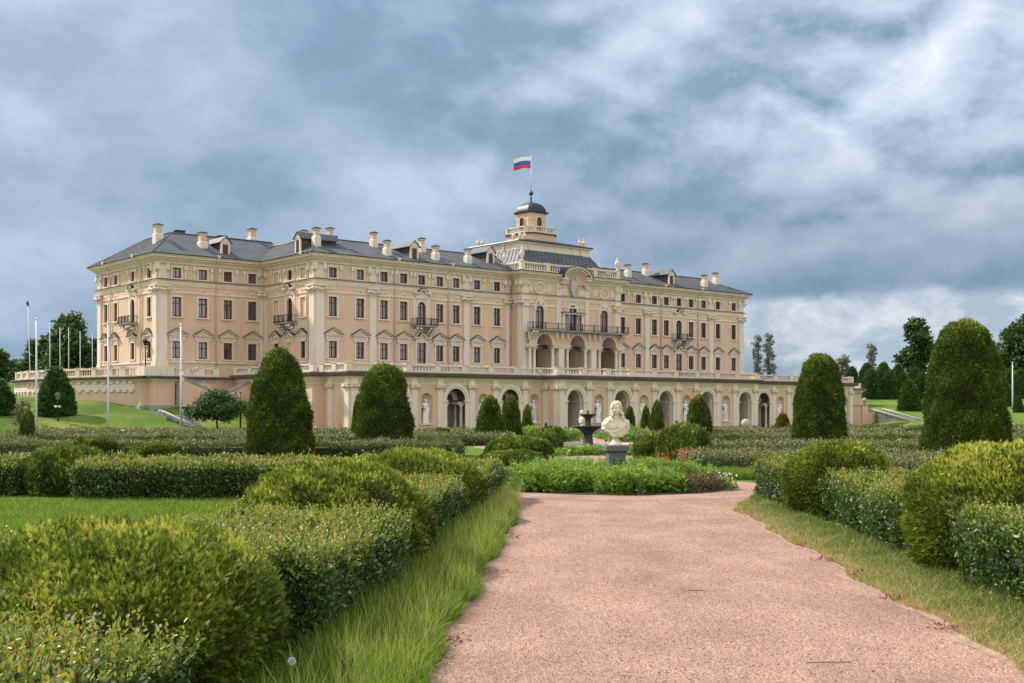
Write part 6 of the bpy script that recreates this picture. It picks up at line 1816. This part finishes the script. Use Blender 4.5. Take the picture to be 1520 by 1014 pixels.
# ---- trees
def tree(name, label, x, y, h, blobs, leaf, n, m, trunk_r=.18, z=None, group=None, trunkh=.3, density=1.0):
    o = tag(empty(name, (x, y, zg(x, y) - .05 if z is None else z)), label, 'tree', group)
    b = MB()
    hs = h * trunkh
    top = Vector((0, 0, hs))
    b.tube([(0, 0, 0), (trunk_r * .3, 0, hs * .5), top], [trunk_r * 1.25, trunk_r * .95, trunk_r * .8], 8)
    q = NP()
    vol = sum(bx[3] * bx[4] * bx[5] for bx in blobs)
    for bx in blobs:
        c = Vector(bx[:3])
        mid = top.lerp(c, .5) + Vector((random.uniform(-.1, .1), random.uniform(-.1, .1), .1)) * h * .1
        b.tube([top, mid, c], [trunk_r * .6, trunk_r * .4, trunk_r * .15], 6)
        k = int(n * (bx[3] * bx[4] * bx[5] / vol) ** .8 * 1.0)
        # leaf clumps inside the lobe
        nc = max(6, k // 40)
        u = unit(rn(nc)) * rng.uniform(.45, 1.0, (nc, 1)) ** .6
        cc = u * np.array(bx[3:6]) + np.array(bx[:3])
        idx = rng.integers(0, nc, k)
        cs = np.mean(bx[3:6]) * .26
        P = cc[idx] + rn(k, cs) * [1, 1, .7]
        nn = unit(P - np.array(bx[:3]) + 1e-6)
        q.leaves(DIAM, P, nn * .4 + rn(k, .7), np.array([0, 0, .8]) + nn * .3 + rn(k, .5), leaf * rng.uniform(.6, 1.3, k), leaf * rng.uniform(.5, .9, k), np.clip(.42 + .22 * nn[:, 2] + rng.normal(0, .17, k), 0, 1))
    b.build('trunk', M['bark'], o)
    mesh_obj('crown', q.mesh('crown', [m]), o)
    return o
def lobes(w, h0, h1, n, seed, taper=.35, ry=None):
    r = np.random.default_rng(seed); out = []
    for i in range(n):
        t = (i + .5) / n; ww = w * (1 - taper * abs(2 * t - .8))
        a = r.uniform(0, 6.28); rr = ww * .55 * math.sqrt(r.random())
        s = r.uniform(.34, .55) * ww
        out.append((rr * math.cos(a), rr * math.sin(a), h0 + (h1 - h0) * t, s, s, s * .75))
    return out
# round headed lollipop tree on the lawn
LB = [(r_ * math.cos(a), r_ * math.sin(a), 1.75 + z_, s_, s_, s_ * .72) for r_, a, z_, s_ in
      [(1.25, 0.2, 0, .75), (1.2, 1.2, .05, .75), (1.25, 2.2, -.02, .78), (1.2, 3.2, 0, .76), (1.25, 4.2, .05, .74), (1.2, 5.3, -.03, .78), (.5, .5, .5, .85), (.55, 2.6, .5, .85), (.5, 4.7, .52, .85), (0, 0, .75, .75)]]
tree('round_headed_tree', 'small round headed tree with a thin dark trunk, beside the left stairs', px(322, 77), 77, 3.0, LB, .15, 9500, M['tree'], .07, z=0, trunkh=.38)
GT = 'trees growing beyond the palace grounds'
def bt(name, lab, ix, D, h, w, leaf, n, m, seed, h0=.25, nl=12, tr=.35, taper=.35): tree(name, lab, px(ix, D), D, h, lobes(w, h * h0, h * .93, nl, seed, taper), leaf, n, m, tr, group=GT, trunkh=h0)
def birch(lab, ix, D, h, w, seed):
    r = np.random.default_rng(seed); bl = []
    for i in range(22):
        t = .22 + .78 * i / 21; a = r.uniform(0, 6.28); rr = w * (1.15 - t * .75) * r.uniform(.3, 1)
        bl.append((rr * math.cos(a), rr * math.sin(a), h * t, w * .42, w * .42, w * .34))
    tree('pale_tree', lab, px(ix, D), D, h, bl, .38, 1300, M['paletree'], .12, group=GT, trunkh=.3)
bt('broadleaf_tree', 'big dark broadleaf tree rising behind the white flagpoles on the left', 100, 150, 9.6, 4.3, .55, 7000, M['tree'], 3, .05, 14)
bt('broadleaf_tree', 'dark tree left of the big one behind the left balustrade', 65, 165, 7.6, 3.6, .55, 5000, M['tree'], 4, .05, 10)
bt('broadleaf_tree', 'dark tree touching the left end of the palace', 134, 155, 6.6, 3.0, .55, 4500, M['tree'], 5, .05, 10)
bt('broadleaf_tree', 'tree cut by the left edge of the picture', -6, 160, 6.0, 2.8, .55, 3500, M['tree'], 6, .05, 9)
bt('round_bush', 'low round bush left of the curved terrace wall', 20, 118, 1.5, 1.15, .3, 1500, M['tree'], 7, .05, 5, .1)
birch('thin pale airy tree seen over the right balustrade, left one of two', 1124, 250, 12.3, 1.35, 8)
birch('thin pale airy tree seen over the right balustrade, right one of two', 1141, 250, 12.6, 1.45, 9)
bt('pale_tree', 'small greyish tree peeping over the right end of the arcade', 1249, 240, 8.2, 2.6, .7, 1500, M['paletree'], 10, .1, 8, .2)
birch('slim airy tree above the cone rows on the right', 1294, 240, 10.0, 1.3, 11)
bt('broadleaf_tree', 'tall dark tree standing alone above the right cone rows', 1359, 190, 12.2, 2.9, .55, 8000, M['tree'], 12, .22, 15, .3, .2)
bt('broadleaf_tree', 'large tree at the right edge of the picture', 1512, 190, 12.6, 5.0, .6, 9000, M['tree'], 13, .1, 14, .4)
bt('broadleaf_tree', 'tree just right of the biggest cone behind the rows', 1478, 200, 8.6, 4.0, .6, 5000, M['tree'], 14, .1, 10, .3)
bt('pale_tree', 'yellowish bush top beside the biggest cone', 1476, 175, 8.4, 1.1, .5, 500, M['paletree'], 15, .3, 5, .1)
bt('leafless_shrub', 'thin greyish shrub behind the small dark cone at the left', 30, 80, 1.7, 1.0, .12, 700, M['brownherb'], 16, .1, 6, .05)
# trees seen through and beside the palace, and the far wood that closes the horizon
q = NP()
for k in range(150):
    a = rng.uniform(-1.2, 1.2); D = rng.uniform(420, 620); x, y = D * math.sin(a), D * math.cos(a); s = rng.uniform(5, 8)
    nn_ = 70; u = unit(rn(nn_)); P = u * [s, s, s * .62] + [x, y, 4 + s * .1]
    q.leaves(DIAM, P, u + rn(nn_, .5), u + rn(nn_, .4), np.full(nn_, 3.4), np.full(nn_, 2.8), np.clip(.4 + .2 * u[:, 2] + rng.normal(0, .15, nn_), 0, 1))
o = mesh_obj('distant_wood', q.mesh('distant_wood', [M['tree']])); tag(o, 'far off wood closing the horizon', 'wood', kind='stuff')

# ------------------------------------------------------------------ poles, lamps, flag
def flagpole(x, y, h, label, rad=.045, dark=False, group='white flagpoles on the left side', tilt=0.0):
    o = tag(empty('flagpole', (x, y, zg(x, y))), label, 'flagpole', group)
    o.rotation_euler = (0, tilt, 0)
    b = MB(); b.tube([(0, 0, 0), (0, 0, h * .5), (0, 0, h)], [rad * 1.25, rad * 1.1, rad * .75], 8); b.build('pole', M['poleWhite'], o)
    b = MB(); b.lathe([(0, h), (.05, h + .02), (.09, h + .1), (.06, h + .18), (0, h + .2)], n=8)
    if dark: b.extr_xz([(-.16, h + .3), (.02, h + .55), (.1, h + .2), (0, h - .05)], -.04, .04)
    b.build('finial', M['iron'] if dark else M['poleWhite'], o)
    b = MB(); b.lathe([(0, 0), (.14, 0), (.14, .12), (rad * 1.3, .2)], n=8); b.build('base', M['poleWhite'], o)
    return o
flagpole(px(54, 76), 76, 7.55, 'tall white flagpole beside the small narrow dark cone', .06)
flagpole(px(160.5, 76), 76, 7.3, 'tall white flagpole in front of the curved terrace wall', .06)
flagpole(px(268.5, 77), 77, 7.2, 'tall white flagpole in front of the left wing doorway', .06)
for i, (ix, iy, D, lab, dk, tl) in enumerate([(45, 455, 110, 'leaning flagpole with a dark bird shaped top, farthest left', True, -.03), (74, 483, 122, 'thin far flagpole, first after the dark topped one', False, 0), (89, 489, 128, 'thin far flagpole in front of the big dark tree, left of two', False, 0),
        (102, 489, 134, 'thin far flagpole in front of the big dark tree, right of two', False, 0), (119, 494, 140, 'thin far flagpole before the right part of the dark trees', False, 0), (137, 498, 146, 'thin far flagpole nearest to the palace end', False, 0)]):
    x = px(ix, D); z0 = zg(x, D); h = 1.9 + (606 - iy) * D / 1750 - z0
    flagpole(x, D, h, lab, .045, dk, tilt=tl)
x = px(1503, 128); flagpole(x, 128, 1.9 + (606 - 540) * 128 / 1750 - zg(x, 128), 'white flagpole on the right lawn bank', .07, group='white flagpole at the right')
def lamp(x, y, z, h, label):
    o = tag(empty('lamp_post', (x, y, z)), label, 'lamp post')
    b = MB(); b.lathe([(0, 0), (.13, 0), (.13, .25), (.07, .35), (.055, .5), (.05, h - .75), (.09, h - .7), (.04, h - .6), (0, h - .55)], n=8)
    b.tube([(-.3, 0, h - .95), (.3, 0, h - .95)], .03, 6); b.build('post', M['iron'], o)
    b = MB(); b.frustum(0, 0, h - .55, h - .18, .08, .08, .17, .17); b.build('lantern_glass', M['glass'], o)
    b = MB(); b.frustum(0, 0, h - .18, h, .21, .21, .04, .04); b.lathe([(0, h), (.03, h), (.04, h + .08), (0, h + .14)], n=6); b.build('lantern_roof', M['iron'], o)
    b = MB(); b.box(-.2, -.04, -.1, .1, h - 1.05, h - .93); b.box(.04, .2, -.1, .1, h - 1.05, h - .93); b.build('floodlight', M['poleWhite'], o)
x = px(86, 80.5); lamp(x, 80.5, zg(x, 80.5) - .75, 2.75, 'black lantern post with two small floodlights on the left lawn bank')
x = px(216, 91.5); lamp(x, 91.5, FZ, 3.05, 'black lantern post on the terrace at the corner of the left wing')
b = MB(); b.tube([(0, 0, 0), (0, 0, 2.9)], .06, 7); b.box(-.07, .07, -.07, .07, 2.9, 2.96); tag(b.build('dark_post', M['wood'], None, (px(357, 78), 78, 0)), 'thin dark brown post right of the round headed tree', 'post')
# the flag on the tower
fx, fy, fz = W(0, 4.3, 22.2)
o = tag(empty('roof_flag', (fx, fy, fz)), 'white blue and red striped flag flying from a pole on the palace dome', 'flag')
b = MB(); b.tube([(0, 0, -.1), (0, 0, 3.25)], [.05, .035], 7); b.lathe([(0, 3.24), (.06, 3.28), (0, 3.36)], n=7); b.build('pole', M['poleWhite'], o)
b = MB(); nx, nz = 18, 3
fw, fh = 1.62, 1.06
for k in range(nz):
    for i in range(nx):
        def FP(u, v):
            return (-.04 - fw * u * .985, .12 * math.sin(u * 7.5 + v) * u ** .6, 3.16 - fh * v - .17 * u * u + .05 * math.sin(u * 5))
        a = [FP(i / nx, k / 3), FP((i + 1) / nx, k / 3), FP((i + 1) / nx, (k + 1) / 3), FP(i / nx, (k + 1) / 3)]
        b.add(a, [(0, 1, 2, 3)], k, True)
fl3 = b.build('flag', [plain('flag_white', (.8, .8, .8)), plain('flag_blue', (.02, .10, .42)), plain('flag_red', (.62, .03, .035))], o)
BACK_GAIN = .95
# ------------------------------------------------------------------ sky, sun, camera
SUN_EL, SUN_AZ = 40.0, -62.0      # azimuth from +y, negative to the left
sd = Vector((math.sin(R(SUN_AZ)) * math.cos(R(SUN_EL)), math.cos(R(SUN_AZ)) * math.cos(R(SUN_EL)), math.sin(R(SUN_EL))))
ld = bpy.data.lights.new('sun', 'SUN'); ld.energy = 5.0; ld.angle = R(2.5); ld.color = (1.0, .94, .84)
lo = bpy.data.objects.new('sun', ld); lo.rotation_euler = (-sd).to_track_quat('-Z', 'Y').to_euler(); put(lo)
wd = bpy.data.worlds.new('World'); scene.world = wd; wd.use_nodes = True
nt = wd.node_tree; N, L = nt.nodes, nt.links
for n in list(N): N.remove(n)
out = N.new('ShaderNodeOutputWorld')
sky = N.new('ShaderNodeTexSky'); sky.sky_type = 'NISHITA'; sky.sun_disc = False; sky.sun_elevation = R(SUN_EL); sky.sun_rotation = R(SUN_AZ)
bg1 = N.new('ShaderNodeBackground'); bg1.inputs['Strength'].default_value = .10; L.new(sky.outputs[0], bg1.inputs['Color'])
tc = N.new('ShaderNodeTexCoord')
def M_(op, a, b=None, c=None, clamp=False):
    n = N.new('ShaderNodeMath'); n.operation = op; n.use_clamp = clamp
    for i, v in enumerate((a, b, c)):
        if v is None: continue
        if isinstance(v, (int, float)): n.inputs[i].default_value = v
        else: L.new(v, n.inputs[i])
    return n.outputs[0]
sx = N.new('ShaderNodeSeparateXYZ'); L.new(tc.outputs['Generated'], sx.inputs[0])
X, Y, Z = sx.outputs
zz = M_('ADD', M_('MAXIMUM', Z, 0.0), .13)
cx = M_('DIVIDE', X, zz); cy = M_('DIVIDE', Y, zz)
cb_ = N.new('ShaderNodeCombineXYZ'); L.new(cx, cb_.inputs[0]); L.new(cy, cb_.inputs[1])
def noise(vec, sc, det, rough=.55, dist=0.0, off=(0, 0, 0), scl=(1, 1, 1)):
    mp = N.new('ShaderNodeMapping'); mp.inputs['Location'].default_value = off; mp.inputs['Scale'].default_value = scl; L.new(vec, mp.inputs['Vector'])
    n = N.new('ShaderNodeTexNoise'); n.inputs['Scale'].default_value = sc; n.inputs['Detail'].default_value = det; n.inputs['Roughness'].default_value = rough; n.inputs['Distortion'].default_value = dist
    L.new(mp.outputs[0], n.inputs['Vector']); return n.outputs['Fac']
def smooth(v, a, b):
    m = N.new('ShaderNodeMapRange'); m.interpolation_type = 'SMOOTHSTEP'; m.inputs['From Min'].default_value = a; m.inputs['From Max'].default_value = b
    L.new(v, m.inputs['Value']); return m.outputs[0]
G = tc.outputs['Generated']
def billow(off, sc, det, O):
    """heaped cumulus shapes: round tops with creases between them"""
    mp = N.new('ShaderNodeMapping'); mp.inputs['Location'].default_value = O(off); mp.inputs['Scale'].default_value = (1, 1, 1.55); L.new(G, mp.inputs['Vector'])
    wn = N.new('ShaderNodeTexNoise'); wn.inputs['Scale'].default_value = 5; wn.inputs['Detail'].default_value = 2; L.new(mp.outputs[0], wn.inputs['Vector'])
    va = N.new('ShaderNodeVectorMath'); va.operation = 'MULTIPLY_ADD'; L.new(wn.outputs['Color'], va.inputs[0]); va.inputs[1].default_value = (.12, .12, .12); L.new(mp.outputs[0], va.inputs[2])
    n = N.new('ShaderNodeTexNoise'); n.noise_type = 'RIDGED_MULTIFRACTAL'; n.normalize = False; n.inputs['Scale'].default_value = sc; n.inputs['Detail'].default_value = det; n.inputs['Roughness'].default_value = .5; n.inputs['Lacunarity'].default_value = 2.1
    n.inputs['Offset'].default_value = 1.0; n.inputs['Gain'].default_value = 1.2
    L.new(va.outputs[0], n.inputs['Vector'])
    return M_('SUBTRACT', 1.0, M_('MULTIPLY', n.outputs['Fac'], .5))
def field(off):
    """cloud thickness; the same field is read again a little higher up, so that the tops of the heaps catch the light"""
    s_ = (1, 1, 1.55)
    def O(a): return tuple(a[i] + off[i] * s_[i] for i in range(3))
    a = noise(G, 1.9, 2, .5, 0, O((5.5, .9, 2.1)), s_)
    b = noise(G, 4.6, 6, .58, 0, O((1.3, 4.2, .4)), s_)
    return a, b, billow((8.2, .7, 2.3), 4.2, 4.0, O)
RW = smooth(X, -.22, .25)
a0, b0, v0 = field((0, 0, 0))
a1, b1, v1 = field((-.010, 0, .022))
def dens(a, b, v): return M_('ADD', M_('ADD', M_('MULTIPLY', a, .62), M_('MULTIPLY', b, .34)), M_('MULTIPLY', v, M_('ADD', .07, M_('MULTIPLY', RW, .11))))
d0, d1 = dens(a0, b0, v0), dens(a1, b1, v1)
fine = noise(G, 13, 6, .62, .3, (1, 2, 3), (1, 1, 1.6))
edge = M_('SUBTRACT', d0, d1)
nB = b0
nC = noise(G, 12.0, 7, .58, .3, (1.3, .2, 4.0), (1, 1, 2.0))       # distant cumulus heads near the horizon
rightw = smooth(X, -.05, .36)
hiw = smooth(Z, .10, .30)
lit = M_('MULTIPLY', M_('MULTIPLY', edge, 2.6), M_('ADD', .45, M_('MULTIPLY', RW, .9)))
base = M_('ADD', M_('SUBTRACT', 1.05, d0), lit)
base = M_('ADD', base, M_('MULTIPLY', M_('SUBTRACT', fine, .5), .15))
base = M_('ADD', base, M_('MULTIPLY', M_('MULTIPLY', rightw, hiw), .02))
base = M_('ADD', base, M_('MULTIPLY', smooth(Z, .16, .36), .06))
rp = N.new('ShaderNodeValToRGB'); L.new(base, rp.inputs['Fac'])
e = rp.color_ramp.elements
e[0].position, e[0].color = .36, (.15, .22, .305, 1)
e[1].position, e[1].color = .98, (.82, .85, .88, 1)
for p, c in ((.49, (.22, .315, .43, 1)), (.56, (.31, .41, .535, 1)), (.63, (.41, .51, .645, 1)), (.75, (.55, .635, .75, 1))):
    k = e.new(p); k.color = c
# clear, bright strip of cumulus under the dark base, low on the right
zl = M_('ADD', M_('ADD', Z, M_('MULTIPLY', M_('SUBTRACT', fine, .5), .030)), M_('MULTIPLY', M_('SUBTRACT', b0, .5), .05))
low = M_('MULTIPLY', smooth(zl, .100, .086), smooth(M_('ADD', X, M_('MULTIPLY', M_('SUBTRACT', fine, .5), .3)), .10, .30))
cum = N.new('ShaderNodeValToRGB'); L.new(nC, cum.inputs['Fac'])
f = cum.color_ramp.elements
f[0].position, f[0].color = .40, (.34, .43, .53, 1); f[1].position, f[1].color = .66, (.76, .78, .79, 1)
mx = N.new('ShaderNodeMix'); mx.data_type = 'RGBA'; L.new(low, mx.inputs['Factor']); L.new(rp.outputs['Color'], mx.inputs['A']); L.new(cum.outputs['Color'], mx.inputs['B'])
# dark slate band over it
band = M_('MULTIPLY', M_('MULTIPLY', smooth(zl, .092, .105), smooth(zl, .23, .13)), smooth(X, -.05, .12))
m2 = N.new('ShaderNodeMix'); m2.data_type = 'RGBA'; L.new(M_('MULTIPLY', band, .62, clamp=True), m2.inputs['Factor']); L.new(mx.outputs['Result'], m2.inputs['A']); m2.inputs['B'].default_value = (.165, .245, .34, 1)
# unseen sky behind the viewer, brightened and whitened to fill the shaded front
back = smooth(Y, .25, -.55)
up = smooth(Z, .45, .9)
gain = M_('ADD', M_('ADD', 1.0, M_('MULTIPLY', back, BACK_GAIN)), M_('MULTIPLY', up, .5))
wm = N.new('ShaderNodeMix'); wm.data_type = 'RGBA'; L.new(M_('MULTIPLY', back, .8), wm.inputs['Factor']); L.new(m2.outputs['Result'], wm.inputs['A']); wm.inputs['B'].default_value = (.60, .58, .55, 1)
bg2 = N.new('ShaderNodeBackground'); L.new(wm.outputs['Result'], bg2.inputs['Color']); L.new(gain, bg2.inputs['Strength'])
cover = smooth(noise(G, .8, 6, .5, .3, (11, 5, 0)), .30, .42)
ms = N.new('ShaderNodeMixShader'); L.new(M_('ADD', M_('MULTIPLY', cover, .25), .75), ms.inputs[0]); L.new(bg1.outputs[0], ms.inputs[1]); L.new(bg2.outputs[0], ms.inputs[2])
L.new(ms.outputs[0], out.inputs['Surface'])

cd = bpy.data.cameras.new('camera'); co = bpy.data.objects.new('camera', cd); put(co)
co.location = (0, 0, 1.9); co.rotation_euler = (R(90), 0, 0)
cd.sensor_width = 36; cd.lens = 36 * 1750 / 1520; cd.shift_y = 99 / 1520
cd.clip_start = .1; cd.clip_end = 6000
scene.camera = co
scene.view_settings.view_transform = 'Standard'; scene.view_settings.look = 'None'; scene.view_settings.exposure = 0.32; scene.view_settings.gamma = 1
scene.cycles.max_bounces = 6; scene.cycles.diffuse_bounces = 3; scene.cycles.glossy_bounces = 2; scene.cycles.transmission_bounces = 3; scene.cycles.transparent_max_bounces = 4
scene.cycles.use_denoising = True
